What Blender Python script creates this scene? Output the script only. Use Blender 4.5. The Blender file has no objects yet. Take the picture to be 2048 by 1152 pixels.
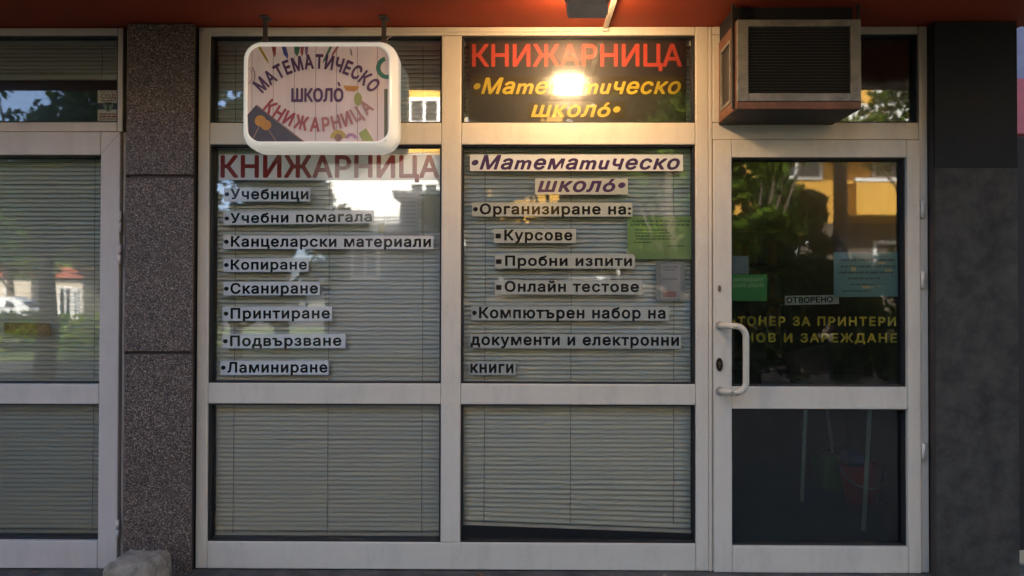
import bpy, bmesh, math, random
import numpy as np
from mathutils import Vector, Matrix
from mathutils.geometry import tessellate_polygon
random.seed(7)
rng = np.random.default_rng(7)
S = bpy.context.scene
COL = S.collection

# ------------------------------------------------------------------ camera
F_PX, DIST, EYE = 1596.0, 3.8, 1.30
CAM = Vector((0.0, -DIST, EYE))
fwd = Vector((-0.0093, 1.0, 0.0118)).normalized()
right = fwd.cross(Vector((0, 0, 1))).normalized()
up = right.cross(fwd).normalized()
ROLL = 0.0019
r2 = right * math.cos(ROLL) + up * math.sin(ROLL)
u2 = up * math.cos(ROLL) - right * math.sin(ROLL)
cam_d = bpy.data.cameras.new('camera')
cam = bpy.data.objects.new('camera', cam_d)
COL.objects.link(cam)
cam.matrix_world = Matrix(((r2.x, u2.x, -fwd.x, CAM.x), (r2.y, u2.y, -fwd.y, CAM.y), (r2.z, u2.z, -fwd.z, CAM.z), (0, 0, 0, 1)))
cam_d.sensor_width = 36.0
cam_d.lens = 36.0 * F_PX / 2048.0
cam_d.clip_start = 0.05
cam_d.clip_end = 900
cam_d.dof.use_dof = True
cam_d.dof.focus_distance = DIST + 0.02
cam_d.dof.aperture_fstop = cam_d.lens / 13.0
S.camera = cam

# ------------------------------------------------------------------ sky, sun, exposure
SUN_EL, SUN_AZ = math.radians(38), math.radians(4)      # the sun stands behind the shop
world = bpy.data.worlds.new('World')
S.world = world
world.use_nodes = True
wn = world.node_tree
wn.nodes.clear()
sky = wn.nodes.new('ShaderNodeTexSky')
sky.sky_type = 'NISHITA'
sky.sun_disc = False
sky.sun_elevation = SUN_EL
sky.sun_rotation = SUN_AZ
sky.air_density = 0.55
sky.dust_density = 3.5
sky.ozone_density = 0.4
bg = wn.nodes.new('ShaderNodeBackground')
bg.inputs['Strength'].default_value = 0.15
wo = wn.nodes.new('ShaderNodeOutputWorld')
wn.links.new(sky.outputs[0], bg.inputs[0])
wn.links.new(bg.outputs[0], wo.inputs[0])
sun_d = bpy.data.lights.new('sun', 'SUN')
sun_d.energy = 4.8
sun_d.angle = math.radians(0.5)
sun_d.color = (1.0, 0.93, 0.82)
sun = bpy.data.objects.new('sun', sun_d)
COL.objects.link(sun)
sdir = Vector((math.sin(SUN_AZ) * math.cos(SUN_EL), math.cos(SUN_AZ) * math.cos(SUN_EL), math.sin(SUN_EL)))
sun.rotation_euler = sdir.to_track_quat('Z', 'Y').to_euler()
sun.location = (0, 10, 30)
S.view_settings.view_transform = 'Standard'
S.view_settings.look = 'None'
S.view_settings.gamma = 1
S.view_settings.use_curve_mapping = False
S.view_settings.exposure = 2.6
S.render.engine = 'CYCLES'
S.cycles.use_denoising = True
S.cycles.max_bounces = 10
S.cycles.transparent_max_bounces = 16
S.cycles.caustics_reflective = False
S.cycles.caustics_refractive = False

# ------------------------------------------------------------------ helpers
def ray(u, v):
    return (fwd + r2 * ((u - 1024) / F_PX) + u2 * ((576 - v) / F_PX))

def W(u, v, y=0.0):
    """point of the plane y seen at photo pixel (u, v)"""
    d = ray(u, v)
    t = (y - CAM.y) / d.y
    p = CAM + d * t
    return p

def WX(u, v=576, y=0.0): return W(u, v, y).x
def WZ(v, u=900, y=0.0): return W(u, v, y).z
def MIR(u, v, L):
    """point of the street, L metres before the glass, whose mirror image shows at (u, v)"""
    p = W(u, v, L)
    return Vector((p.x, -L, p.z))

WLOC = {}
def tag(o, label=None, cat=None, group=None, kind=None):
    if label: o['label'] = label
    if cat: o['category'] = cat
    if group: o['group'] = group
    if kind: o['kind'] = kind
    return o

def thing(name, label, cat, loc=(0, 0, 0), group=None, parent=None):
    o = bpy.data.objects.new(name, None)
    COL.objects.link(o)
    o.empty_display_size = 0.1
    w = Vector(loc)
    if parent is not None:
        o.parent = parent
        o.location = w - WLOC[parent.name]
    else:
        o.location = w
        tag(o, label, cat, group)
    WLOC[o.name] = w
    return o

def link_mesh(name, me, mats, parent=None, centre=True):
    """me holds world coordinates; the origin is put at the base of its box"""
    if not isinstance(mats, (list, tuple)): mats = [mats]
    assert not len(me.materials)
    for m in mats: me.materials.append(m)
    n = len(me.vertices)
    co = np.empty(n * 3, dtype=np.float32)
    me.vertices.foreach_get('co', co)
    co = co.reshape(-1, 3)
    lo, hi = co.min(0), co.max(0)
    c = Vector(((lo[0] + hi[0]) / 2, (lo[1] + hi[1]) / 2, lo[2]))
    me.transform(Matrix.Translation(-c))
    o = bpy.data.objects.new(name, me)
    COL.objects.link(o)
    if parent is not None:
        o.parent = parent
        o.location = c - WLOC[parent.name]
    else:
        o.location = c
    WLOC[o.name] = c
    return o

def obj(name, bm, mats, parent=None, smooth=False):
    bmesh.ops.recalc_face_normals(bm, faces=bm.faces)
    me = bpy.data.meshes.new(name)
    bm.to_mesh(me)
    bm.free()
    if smooth:
        for p in me.polygons: p.use_smooth = True
    return link_mesh(name, me, mats, parent)

def add_box(bm, x0, x1, y0, y1, z0, z1, bevel=0.0, mi=0, seg=2):
    if x0 > x1: x0, x1 = x1, x0
    if y0 > y1: y0, y1 = y1, y0
    if z0 > z1: z0, z1 = z1, z0
    vs = [bm.verts.new((x, y, z)) for x in (x0, x1) for y in (y0, y1) for z in (z0, z1)]
    idx = [(0, 1, 3, 2), (4, 6, 7, 5), (0, 4, 5, 1), (2, 3, 7, 6), (0, 2, 6, 4), (1, 5, 7, 3)]
    fs = [bm.faces.new([vs[i] for i in f]) for f in idx]
    for f in fs: f.material_index = mi
    if bevel > 0:
        es = list({e for f in fs for e in f.edges})
        bmesh.ops.bevel(bm, geom=es, offset=bevel, segments=seg, profile=0.5, affect='EDGES', clamp_overlap=True)
    return vs

def box(name, x0, x1, y0, y1, z0, z1, mat, parent=None, bevel=0.0):
    bm = bmesh.new()
    add_box(bm, x0, x1, y0, y1, z0, z1, bevel)
    return obj(name, bm, mat, parent)

def add_tube(bm, pts, r, n=10, mi=0, cap=True):
    pts = [Vector(p) for p in pts]
    rs = r if isinstance(r, (list, tuple)) else [r] * len(pts)
    rings = []
    ref = None
    for i, p in enumerate(pts):
        a = pts[max(i - 1, 0)]; b = pts[min(i + 1, len(pts) - 1)]
        t = (b - a).normalized()
        if ref is None:
            ref = Vector((0, 0, 1)) if abs(t.z) < 0.9 else Vector((1, 0, 0))
        s = t.cross(ref).normalized()
        q = s.cross(t).normalized()
        ref = q
        rings.append([bm.verts.new(p + (s * math.cos(k * 2 * math.pi / n) + q * math.sin(k * 2 * math.pi / n)) * rs[i]) for k in range(n)])
    for a, b in zip(rings, rings[1:]):
        for k in range(n):
            f = bm.faces.new((a[k], a[(k + 1) % n], b[(k + 1) % n], b[k]))
            f.material_index = mi; f.smooth = True
    if cap:
        for rg in (rings[0], rings[-1]):
            f = bm.faces.new(rg); f.material_index = mi

def add_lathe(bm, c, prof, n=24, mi=0):
    """prof: (radius, z) pairs around the vertical axis through c"""
    c = Vector(c)
    rings = [[bm.verts.new(c + Vector((r * math.cos(k * 2 * math.pi / n), r * math.sin(k * 2 * math.pi / n), z))) for k in range(n)] for r, z in prof]
    for a, b in zip(rings, rings[1:]):
        for k in range(n):
            f = bm.faces.new((a[k], a[(k + 1) % n], b[(k + 1) % n], b[k]))
            f.material_index = mi; f.smooth = True

def add_prism(bm, poly, y0, y1, mi=0):
    """poly: (x, z) outline; extruded from y0 to y1"""
    a = [bm.verts.new((p[0], y0, p[1])) for p in poly]
    b = [bm.verts.new((p[0], y1, p[1])) for p in poly]
    f = bm.faces.new(a); f.material_index = mi
    g = bm.faces.new(list(reversed(b))); g.material_index = mi
    n = len(poly)
    for k in range(n):
        h = bm.faces.new((a[k], b[k], b[(k + 1) % n], a[(k + 1) % n])); h.material_index = mi

# ------------------------------------------------------------------ materials
def nodes(name):
    m = bpy.data.materials.new(name)
    m.use_nodes = True
    nt = m.node_tree
    b = nt.nodes['Principled BSDF']
    return m, nt, b

def tex(nt, scale, detail=4, rough=0.6, coord='Object', dist=0.0, vec_scale=None):
    tc = nt.nodes.new('ShaderNodeTexCoord')
    n = nt.nodes.new('ShaderNodeTexNoise')
    n.inputs['Scale'].default_value = scale
    n.inputs['Detail'].default_value = detail
    n.inputs['Roughness'].default_value = rough
    n.inputs['Distortion'].default_value = dist
    src = tc.outputs[coord]
    if vec_scale:
        mp = nt.nodes.new('ShaderNodeMapping')
        mp.inputs['Scale'].default_value = vec_scale
        nt.links.new(src, mp.inputs['Vector'])
        src = mp.outputs[0]
    nt.links.new(src, n.inputs['Vector'])
    return n

def ramp(nt, src, stops):
    r = nt.nodes.new('ShaderNodeValToRGB')
    e = r.color_ramp.elements
    while len(e) > 1: e.remove(e[-1])
    e[0].position = stops[0][0]; e[0].color = (*stops[0][1], 1)
    for p, c in stops[1:]:
        q = e.new(p); q.color = (*c, 1)
    nt.links.new(src, r.inputs[0])
    return r

def bump(nt, b, src, strength=0.2, dist=0.002):
    n = nt.nodes.new('ShaderNodeBump')
    n.inputs['Strength'].default_value = strength
    n.inputs['Distance'].default_value = dist
    nt.links.new(src, n.inputs['Height'])
    nt.links.new(n.outputs[0], b.inputs['Normal'])

def mat(name, col, rough=0.6, var=0.12, scale=6.0, metal=0.0, bmp=0.0, bscale=None, coord='Object', spec=0.5, vec_scale=None):
    m, nt, b = nodes(name)
    b.inputs['Roughness'].default_value = rough
    b.inputs['Metallic'].default_value = metal
    b.inputs['Specular IOR Level'].default_value = spec
    t = tex(nt, scale, 5, 0.65, coord, vec_scale=vec_scale)
    lo = tuple(c * (1 - var) for c in col); hi = tuple(min(1, c * (1 + var)) for c in col)
    r = ramp(nt, t.outputs[0], [(0.3, lo), (0.7, hi)])
    nt.links.new(r.outputs[0], b.inputs['Base Color'])
    if bmp:
        t2 = tex(nt, bscale or scale * 8, 4, 0.6, coord)
        bump(nt, b, t2.outputs[0], bmp)
    return m

def frame_mat(name, col, grime=(0.30, 0.27, 0.22)):
    m, nt, b = nodes(name)
    b.inputs['Roughness'].default_value = 0.38
    t = tex(nt, 2.2, 6, 0.7, 'Generated')
    t2 = tex(nt, 9, 8, 0.75, 'Object', vec_scale=(1, 1, 0.35))
    t3 = tex(nt, 70, 3, 0.6)
    r1 = ramp(nt, t.outputs[0], [(0.3, tuple(c * 0.93 for c in col)), (0.7, col)])
    r2_ = ramp(nt, t2.outputs[0], [(0.50, (0, 0, 0)), (0.75, (0.6, 0.6, 0.6))])
    mx = nt.nodes.new('ShaderNodeMixRGB'); mx.inputs[2].default_value = (*[c * 0.62 + g * 0.2 for c, g in zip(col, grime)], 1)
    nt.links.new(r2_.outputs[0], mx.inputs[0]); nt.links.new(r1.outputs[0], mx.inputs[1])
    r3 = ramp(nt, t3.outputs[0], [(0.70, (0, 0, 0)), (0.76, (0.6, 0.6, 0.6))])
    mx2 = nt.nodes.new('ShaderNodeMixRGB'); mx2.inputs[2].default_value = (*grime, 1)
    nt.links.new(r3.outputs[0], mx2.inputs[0]); nt.links.new(mx.outputs[0], mx2.inputs[1])
    nt.links.new(mx2.outputs[0], b.inputs['Base Color'])
    rr = ramp(nt, t2.outputs[0], [(0.3, (0.30,) * 3), (0.8, (0.55,) * 3)])
    nt.links.new(rr.outputs[0], b.inputs['Roughness'])
    bump(nt, b, t2.outputs[0], 0.06, 0.001)
    return m

def glass_mat(name, refl=0.075, tint=(0.985, 0.995, 0.985), wave=0.25, seed=0.0, haze=0.012):
    """window glass: each face mirrors a little and lets the rest through"""
    m = bpy.data.materials.new(name)
    m.use_nodes = True
    nt = m.node_tree
    nt.nodes.clear()
    out = nt.nodes.new('ShaderNodeOutputMaterial')
    tr = nt.nodes.new('ShaderNodeBsdfTransparent'); tr.inputs[0].default_value = (*tint, 1)
    gl = nt.nodes.new('ShaderNodeBsdfGlossy'); gl.inputs['Roughness'].default_value = haze
    gl.inputs[0].default_value = (0.96, 0.98, 1.0, 1)
    fr = nt.nodes.new('ShaderNodeFresnel'); fr.inputs[0].default_value = 1.5
    ma = nt.nodes.new('ShaderNodeMath'); ma.operation = 'ADD'; ma.inputs[1].default_value = refl - 0.04
    nt.links.new(fr.outputs[0], ma.inputs[0])
    t = tex(nt, 1.3, 1, 0.4)
    tc = t.inputs['Vector'].links[0].from_socket
    mp = nt.nodes.new('ShaderNodeMapping'); mp.inputs['Location'].default_value = (seed, seed * 2, seed * 3)
    nt.links.new(tc, mp.inputs[0]); nt.links.new(mp.outputs[0], t.inputs['Vector'])
    bp = nt.nodes.new('ShaderNodeBump'); bp.inputs['Strength'].default_value = wave; bp.inputs['Distance'].default_value = 0.003
    nt.links.new(t.outputs[0], bp.inputs['Height'])
    nt.links.new(bp.outputs[0], gl.inputs['Normal'])
    mx = nt.nodes.new('ShaderNodeMixShader')
    nt.links.new(ma.outputs[0], mx.inputs[0]); nt.links.new(tr.outputs[0], mx.inputs[1]); nt.links.new(gl.outputs[0], mx.inputs[2])
    # greasy film: a faint wide sheen round bright lights
    g2 = nt.nodes.new('ShaderNodeBsdfGlossy'); g2.inputs['Roughness'].default_value = 0.17
    g2.inputs[0].default_value = (1, 1, 1, 1)
    mg2 = nt.nodes.new('ShaderNodeMixShader'); mg2.inputs[0].default_value = 0.014
    nt.links.new(mx.outputs[0], mg2.inputs[1]); nt.links.new(g2.outputs[0], mg2.inputs[2])
    mx = mg2
    # dust film, patchy
    df = nt.nodes.new('ShaderNodeBsdfDiffuse'); df.inputs[0].default_value = (0.6, 0.58, 0.54, 1)
    t2 = tex(nt, 5, 8, 0.8)
    rd = ramp(nt, t2.outputs[0], [(0.4, (0.001,) * 3), (0.8, (0.011,) * 3)])
    mx2 = nt.nodes.new('ShaderNodeMixShader')
    nt.links.new(rd.outputs[0], mx2.inputs[0]); nt.links.new(mx.outputs[0], mx2.inputs[1]); nt.links.new(df.outputs[0], mx2.inputs[2])
    nt.links.new(mx2.outputs[0], out.inputs[0])
    return m

def emit_mat(name, col, s):
    m, nt, b = nodes(name)
    b.inputs['Base Color'].default_value = (0.8, 0.8, 0.8, 1)
    b.inputs['Emission Color'].default_value = (*col, 1)
    b.inputs['Emission Strength'].default_value = s
    return m

def terrazzo(name):
    m, nt, b = nodes(name)
    b.inputs['Roughness'].default_value = 0.55
    tc = nt.nodes.new('ShaderNodeTexCoord')
    vo = nt.nodes.new('ShaderNodeTexVoronoi'); vo.inputs['Scale'].default_value = 230
    nt.links.new(tc.outputs['Object'], vo.inputs['Vector'])
    sep = nt.nodes.new('ShaderNodeSeparateColor'); nt.links.new(vo.outputs['Color'], sep.inputs[0])
    r = ramp(nt, sep.outputs[0], [(0.0, (0.035, 0.028, 0.026)), (0.35, (0.105, 0.070, 0.056)), (0.62, (0.175, 0.128, 0.098)), (0.82, (0.27, 0.21, 0.185)), (0.96, (0.38, 0.34, 0.30))])
    r.color_ramp.interpolation = 'CONSTANT'
    t = tex(nt, 3, 6, 0.7)
    r2_ = ramp(nt, t.outputs[0], [(0.3, (0.66, 0.64, 0.58)), (0.7, (1.15, 1.06, 0.93))])
    mx = nt.nodes.new('ShaderNodeMixRGB'); mx.blend_type = 'MULTIPLY'; mx.inputs[0].default_value = 1
    nt.links.new(r.outputs[0], mx.inputs[1]); nt.links.new(r2_.outputs[0], mx.inputs[2])
    nt.links.new(mx.outputs[0], b.inputs['Base Color'])
    bump(nt, b, vo.outputs['Distance'], 0.35, 0.002)
    return m

def leaf_mat(name, c1, c2):
    m = bpy.data.materials.new(name); m.use_nodes = True
    nt = m.node_tree; nt.nodes.clear()
    out = nt.nodes.new('ShaderNodeOutputMaterial')
    d = nt.nodes.new('ShaderNodeBsdfDiffuse'); t = nt.nodes.new('ShaderNodeBsdfTranslucent')
    n = tex(nt, 2.2, 3, 0.7)
    r = ramp(nt, n.outputs[0], [(0.3, c1), (0.7, c2)])
    nt.links.new(r.outputs[0], d.inputs[0]); nt.links.new(r.outputs[0], t.inputs[0])
    mx = nt.nodes.new('ShaderNodeMixShader'); mx.inputs[0].default_value = 0.35
    nt.links.new(d.outputs[0], mx.inputs[1]); nt.links.new(t.outputs[0], mx.inputs[2])
    nt.links.new(mx.outputs[0], out.inputs[0])
    return m

M = {}
M['frame'] = frame_mat('white_pvc', (0.69, 0.63, 0.505))
M['frame2'] = frame_mat('white_pvc_neighbour', (0.60, 0.53, 0.46))
M['gasket'] = mat('black_rubber', (0.012, 0.011, 0.010), 0.6)
M['glass_a'] = glass_mat('window_glass', 0.095, wave=0.20, seed=1.0)
M['glass_b'] = glass_mat('window_glass_second', 0.056, wave=0.30, seed=4.0)
M['glass_n'] = glass_mat('neighbour_glass', 0.050, wave=0.25, seed=6.0)
M['glass_d'] = glass_mat('door_glass', 0.046, (0.90, 0.94, 0.92), wave=0.35, seed=9.0, haze=0.018)
M['slat'] = mat('blind_slat', (0.90, 0.93, 0.82), 0.55, 0.04, 1.5, metal=0.20, spec=0.9)
M['slat2'] = mat('blind_slat_grey', (0.56, 0.60, 0.54), 0.5, 0.06, 1.5, metal=0.25)
M['cord'] = mat('blind_cord', (0.10, 0.10, 0.09), 0.8)
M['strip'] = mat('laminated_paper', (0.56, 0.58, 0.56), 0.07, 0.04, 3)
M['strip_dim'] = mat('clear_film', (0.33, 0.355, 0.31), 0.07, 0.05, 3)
M['ink'] = mat('black_ink', (0.010, 0.011, 0.012), 0.12, 0.2)
M['ink_purple'] = mat('purple_ink', (0.050, 0.030, 0.085), 0.12, 0.2)
M['ink_red'] = mat('dark_red_ink', (0.17, 0.018, 0.014), 0.12, 0.15)
M['soffit'] = mat('orange_render', (0.38, 0.052, 0.013), 0.75, 0.14, 2.5, bmp=0.25, bscale=60)
M['terrazzo'] = terrazzo('washed_terrazzo')
M['dark_wall'] = mat('dark_render', (0.055, 0.048, 0.042), 0.85, 0.2, 3, bmp=0.3)
M['recess'] = mat('recess_brown', (0.055, 0.040, 0.032), 0.85, 0.2, 3, bmp=0.3)
M['grey_wall'] = mat('grey_render', (0.052, 0.048, 0.037), 0.9, 0.5, 9, bmp=1.0, bscale=60)
M['concrete'] = mat('concrete', (0.30, 0.25, 0.18), 0.95, 0.55, 14, bmp=1.0, bscale=45)
M['sill'] = mat('dirty_concrete', (0.075, 0.068, 0.056), 0.95, 0.6, 9, bmp=0.6, bscale=60)
M['pave'] = mat('paving', (0.062, 0.058, 0.050), 0.9, 0.2, 2)
M['asphalt'] = mat('asphalt', (0.055, 0.055, 0.057), 0.9, 0.2, 3)

# ------------------------------------------------------------------ text
def fill_outlines(me):
    """fill every contour on its own (letters whose strokes overlap stay whole), keeping the holes"""
    co = [tuple(v.co[:2]) for v in me.vertices]
    nxt = {e.vertices[0]: e.vertices[1] for e in me.edges}
    adj = {}
    for e in me.edges:
        a, b = e.vertices; adj.setdefault(a, []).append(b); adj.setdefault(b, []).append(a)
    loops, seen = [], set()
    for st in range(len(co)):
        if st in seen or st not in adj: continue
        lp, cur, prev = [st], adj[st][0] if st not in nxt else nxt[st], st
        seen.add(st)
        while cur != st and cur not in seen:
            lp.append(cur); seen.add(cur)
            n = [q for q in adj[cur] if q != prev]
            prev, cur = cur, (n[0] if n else st)
        loops.append(lp)
    for lp in loops:                      # the hard sign crosses its own stem: pull the bowl out of it
        n = len(lp)
        for i in range(n):
            a, b = lp[i], lp[(i + 1) % n]
            if abs(co[a][0] - co[b][0]) < 1e-4 and 0.05 < abs(co[a][1] - co[b][1]) < 0.12:
                for j in range(n):
                    p, q = co[lp[j]], co[lp[(j + 1) % n]]
                    if abs(p[0] - q[0]) < 1e-4 and abs(p[1] - q[1]) > 0.3 and 0.004 < p[0] - co[a][0] < 0.03:
                        co[a] = (p[0] + 0.0006, co[a][1]); co[b] = (p[0] + 0.0006, co[b][1])
    def area(lp): return 0.5 * sum(co[lp[i]][0] * co[lp[(i + 1) % len(lp)]][1] - co[lp[(i + 1) % len(lp)]][0] * co[lp[i]][1] for i in range(len(lp)))
    def inside(p, lp):
        r = False
        for i in range(len(lp)):
            (x1, y1), (x2, y2) = co[lp[i]], co[lp[(i + 1) % len(lp)]]
            if (y1 > p[1]) != (y2 > p[1]) and p[0] < (x2 - x1) * (p[1] - y1) / (y2 - y1) + x1: r = not r
        return r
    A = [area(l) for l in loops]
    cont = []
    for i, l in enumerate(loops):
        c = [j for j in range(len(loops)) if j != i and abs(A[j]) > abs(A[i]) and all(inside(co[v], loops[j]) for v in l[::2])]
        cont.append(min(c, key=lambda j: abs(A[j])) if c else None)
    hole = [cont[i] is not None and A[i] * A[cont[i]] < 0 for i in range(len(loops))]
    V, Fs = [], []
    k = 0
    for i, l in enumerate(loops):
        if hole[i]: continue
        hs = [loops[j] for j in range(len(loops)) if hole[j] and cont[j] == i]
        allp = [l] + hs
        flat = [v for q in allp for v in q]
        tri = tessellate_polygon([[Vector((*co[v], 0)) for v in q] for q in allp])
        b = len(V)
        V += [(co[v][0], co[v][1], (k % 5) * 0.0001) for v in flat]
        Fs += [tuple(b + q for q in t) for t in tri]
        k += 1
    m2 = bpy.data.meshes.new('t'); m2.from_pydata(V, [], Fs)
    bpy.data.meshes.remove(me)
    return m2

def text_mesh(s, offset=0.0, shear=0.0, spacing=1.0, res=4):
    c = bpy.data.curves.new('t', 'FONT')
    c.body = s
    c.size = 1.0
    c.shear = shear
    c.space_character = spacing
    c.resolution_u = res
    c.fill_mode = 'NONE'
    o = bpy.data.objects.new('t', c)
    COL.objects.link(o)
    bpy.context.view_layer.update()
    dg = bpy.context.evaluated_depsgraph_get()
    me = bpy.data.meshes.new_from_object(o.evaluated_get(dg))
    bpy.data.objects.remove(o)
    bpy.data.curves.remove(c)
    me = fill_outlines(me)
    if offset <= 0: return me
    # heavier stroke: thin layers of the same outline, shifted round a small circle
    n = len(me.vertices)
    co = np.empty(n * 3, dtype=np.float32); me.vertices.foreach_get('co', co); co = co.reshape(-1, 3)
    fs = [tuple(p.vertices) for p in me.polygons]
    V, Fs = [], []
    for k in range(9):
        a = k * math.pi / 4
        d = (0, 0) if k == 8 else (math.cos(a) * offset, math.sin(a) * offset)
        q = co.copy(); q[:, 0] += d[0]; q[:, 1] += d[1]; q[:, 2] += k * 0.0006
        b = len(V); V += q.tolist(); Fs += [tuple(b + i for i in f) for f in fs]
    m2 = bpy.data.meshes.new('t'); m2.from_pydata(V, [], Fs)
    bpy.data.meshes.remove(me)
    return m2

def bounds(me):
    co = np.empty(len(me.vertices) * 3, dtype=np.float32)
    me.vertices.foreach_get('co', co)
    co = co.reshape(-1, 3)
    return co.min(0), co.max(0)
_h = text_mesh('Н')
_lo, _hi = bounds(_h)
CAP = float(_hi[1])

def solid_text(me, depth):
    """give flat lettering (in the xz plane, facing -y) a thickness"""
    bm = bmesh.new(); bm.from_mesh(me)
    bmesh.ops.remove_doubles(bm, verts=bm.verts, dist=1e-6)
    r = bmesh.ops.extrude_face_region(bm, geom=bm.faces[:])
    vs = [g for g in r['geom'] if isinstance(g, bmesh.types.BMVert)]
    bmesh.ops.translate(bm, vec=(0, -depth, 0), verts=vs)
    bmesh.ops.recalc_face_normals(bm, faces=bm.faces)
    bm.to_mesh(me); bm.free()

def text(name, s, u0, u1, vt, vb, y, m, parent, offset=0.02, shear=0.0, spacing=1.0, rot=0.0, depth=0.0008):
    me = text_mesh(s, offset, shear, spacing)
    lo, hi = bounds(me)
    vm = (vt + vb) / 2
    p0, p1 = W(u0, vm, y), W(u1, vm, y)
    zt, zb = W((u0 + u1) / 2, vt, y).z, W((u0 + u1) / 2, vb, y).z
    sx = (p1.x - p0.x) / (hi[0] - lo[0])
    sz = (zt - zb) / CAP
    T = Matrix.Translation((p0.x, y, zb)) @ Matrix.Rotation(-rot, 4, 'Y') @ Matrix(((sx, 0, 0, -lo[0] * sx), (0, 0, -0.05, 0), (0, sz, 0, 0), (0, 0, 0, 1)))
    me.transform(T)
    return link_mesh(name, me, m, parent)

# ================================================================== THE SHOP BUILDING
yF, yB = -0.030, 0.045           # front and back of the frame profiles
PROUD = 0.09                     # how far the pillars stand before the frames
zTOP = WZ(58); zSOF = zTOP + 0.004
zB = WZ(1135, 900)
XR_END = 1.92

# pavement and street
GZ = -0.10
bm = bmesh.new(); add_box(bm, -60, 60, -9.0, -0.32, GZ - 0.25, GZ)
tag(obj('pavement', bm, M['pave']), kind='structure')
bm = bmesh.new(); add_box(bm, -60, 60, -15.2, -9.0, GZ - 0.4, GZ - 0.13)
tag(obj('road', bm, M['asphalt']), kind='structure')
bm = bmesh.new(); add_box(bm, -300, 300, -300, 300, GZ - 0.9, GZ - 0.45)
tag(obj('ground', bm, mat('dry_ground', (0.13, 0.12, 0.08), 0.95, 0.3, 0.5)), kind='structure')
bm = bmesh.new(); add_box(bm, -60, 60, -34, -15.2, GZ - 0.4, GZ - 0.04)
tag(obj('verge', bm, mat('verge_grass', (0.07, 0.09, 0.03), 0.95, 0.4, 0.8)), kind='structure')
bm = bmesh.new(); add_box(bm, -60, 60, -60, -34, GZ - 0.4, GZ - 0.1)
tag(obj('side_road', bm, M['asphalt']), kind='structure')

# sill slab under the shopfront
bm = bmesh.new()
add_box(bm, -3.6, 2.45, -0.32, 0.30, -0.30, zB - 0.004, 0.012)
bmesh.ops.subdivide_edges(bm, edges=[e for e in bm.edges if e.calc_length() > 1], cuts=60)
for v in bm.verts:
    if v.co.z > zB - 0.05 and v.co.y < 0: v.co.z += random.uniform(-0.006, 0.003); v.co.y += random.uniform(-0.008, 0.008)
tag(obj('sill_slab', bm, M['sill']), kind='structure')

# soffit and upper storeys
OVER = 1.12
bm = bmesh.new(); add_box(bm, -9, XR_END + 0.45, -OVER, 0.16, zSOF, zSOF + 0.28)
add_box(bm, XR_END + 0.45, 2.95, -OVER, -0.01, zSOF, zSOF + 0.28)
tag(obj('soffit', bm, M['soffit']), kind='structure')
bld = thing('shop_building', 'rendered upper storeys of the building above the orange soffit', 'building', (0, 3, zSOF + 0.29))
bm = bmesh.new(); add_box(bm, -9, XR_END + 0.45, -OVER + 0.02, 7, zSOF + 0.285, 14.5)  # unseen mass, made tall so its shadow covers the near ground
obj('upper_wall', bm, mat('pale_render', (0.42, 0.36, 0.28), 0.9), bld)
bm = bmesh.new()
add_box(bm, -9, -8.9, 0.14, 7, 0, zSOF); add_box(bm, XR_END + 0.35, XR_END + 0.45, 0.14, 7, 0, zSOF); add_box(bm, -8.9, XR_END + 0.35, 6.9, 7, 0, zSOF)
obj('rear_wall', bm, M['dark_wall'], bld)
bm = bmesh.new(); add_box(bm, -9, WX(0) - 1.3, 0.0, 0.14, GZ, zSOF - 0.002)
obj('side_wall', bm, M['dark_wall'], bld)

# interior
M['lino'] = mat('grey_green_lino', (0.15, 0.17, 0.15), 0.45, 0.15, 2)
M['inner'] = mat('interior_wall', (0.24, 0.24, 0.20), 0.8, 0.1)
bm = bmesh.new(); add_box(bm, -8.9, XR_END + 0.35, 0.301, 6.9, -0.2, zB + 0.01)
tag(obj('interior_floor', bm, M['lino']), kind='structure')
bm = bmesh.new(); add_box(bm, -8.9, XR_END + 0.35, 0.165, 6.9, zSOF + 0.0, zSOF + 0.1)
tag(obj('interior_ceiling', bm, M['inner']), kind='structure')
bm = bmesh.new(); add_box(bm, -8.8, XR_END + 0.3, 3.4, 3.5, 0.0, zSOF - 0.01)
tag(obj('interior_wall', bm, M['inner']), kind='structure')
# partition between the two shops and the cheek behind the right pillar
xP = (WX(250) + WX(385)) / 2
bm = bmesh.new(); add_box(bm, xP - 0.06, xP + 0.06, 0.2, 3.4, 0.0, zSOF - 0.01)
tag(obj('partition_wall', bm, M['inner']), kind='structure')

# ------------------------------------------------------------------ pillars
yP = -PROUD
pil = thing('pillar', 'narrow speckled terrazzo pillar between the two shopfronts', 'pillar', (xP, 0.05, 0))
x0, x1 = WX(250, 576, yP), WX(385, 576, yP)
joints = [WZ(1155, 320, yP), WZ(706, 320, yP), WZ(352, 320, yP), zSOF - 0.003]
bm = bmesh.new(); add_box(bm, x0 + 0.012, WX(399) - 0.012, yP + 0.014, 0.15, zB - 0.002, zSOF - 0.002)
obj('pillar_core', bm, M['recess'], pil)
for a, b in zip(joints, joints[1:]):
    bm = bmesh.new(); add_box(bm, x0, x1, yP, yP + 0.013, a + 0.007, b - 0.007, 0.003)
    obj('stone_panel', bm, M['terrazzo'], pil)

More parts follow.
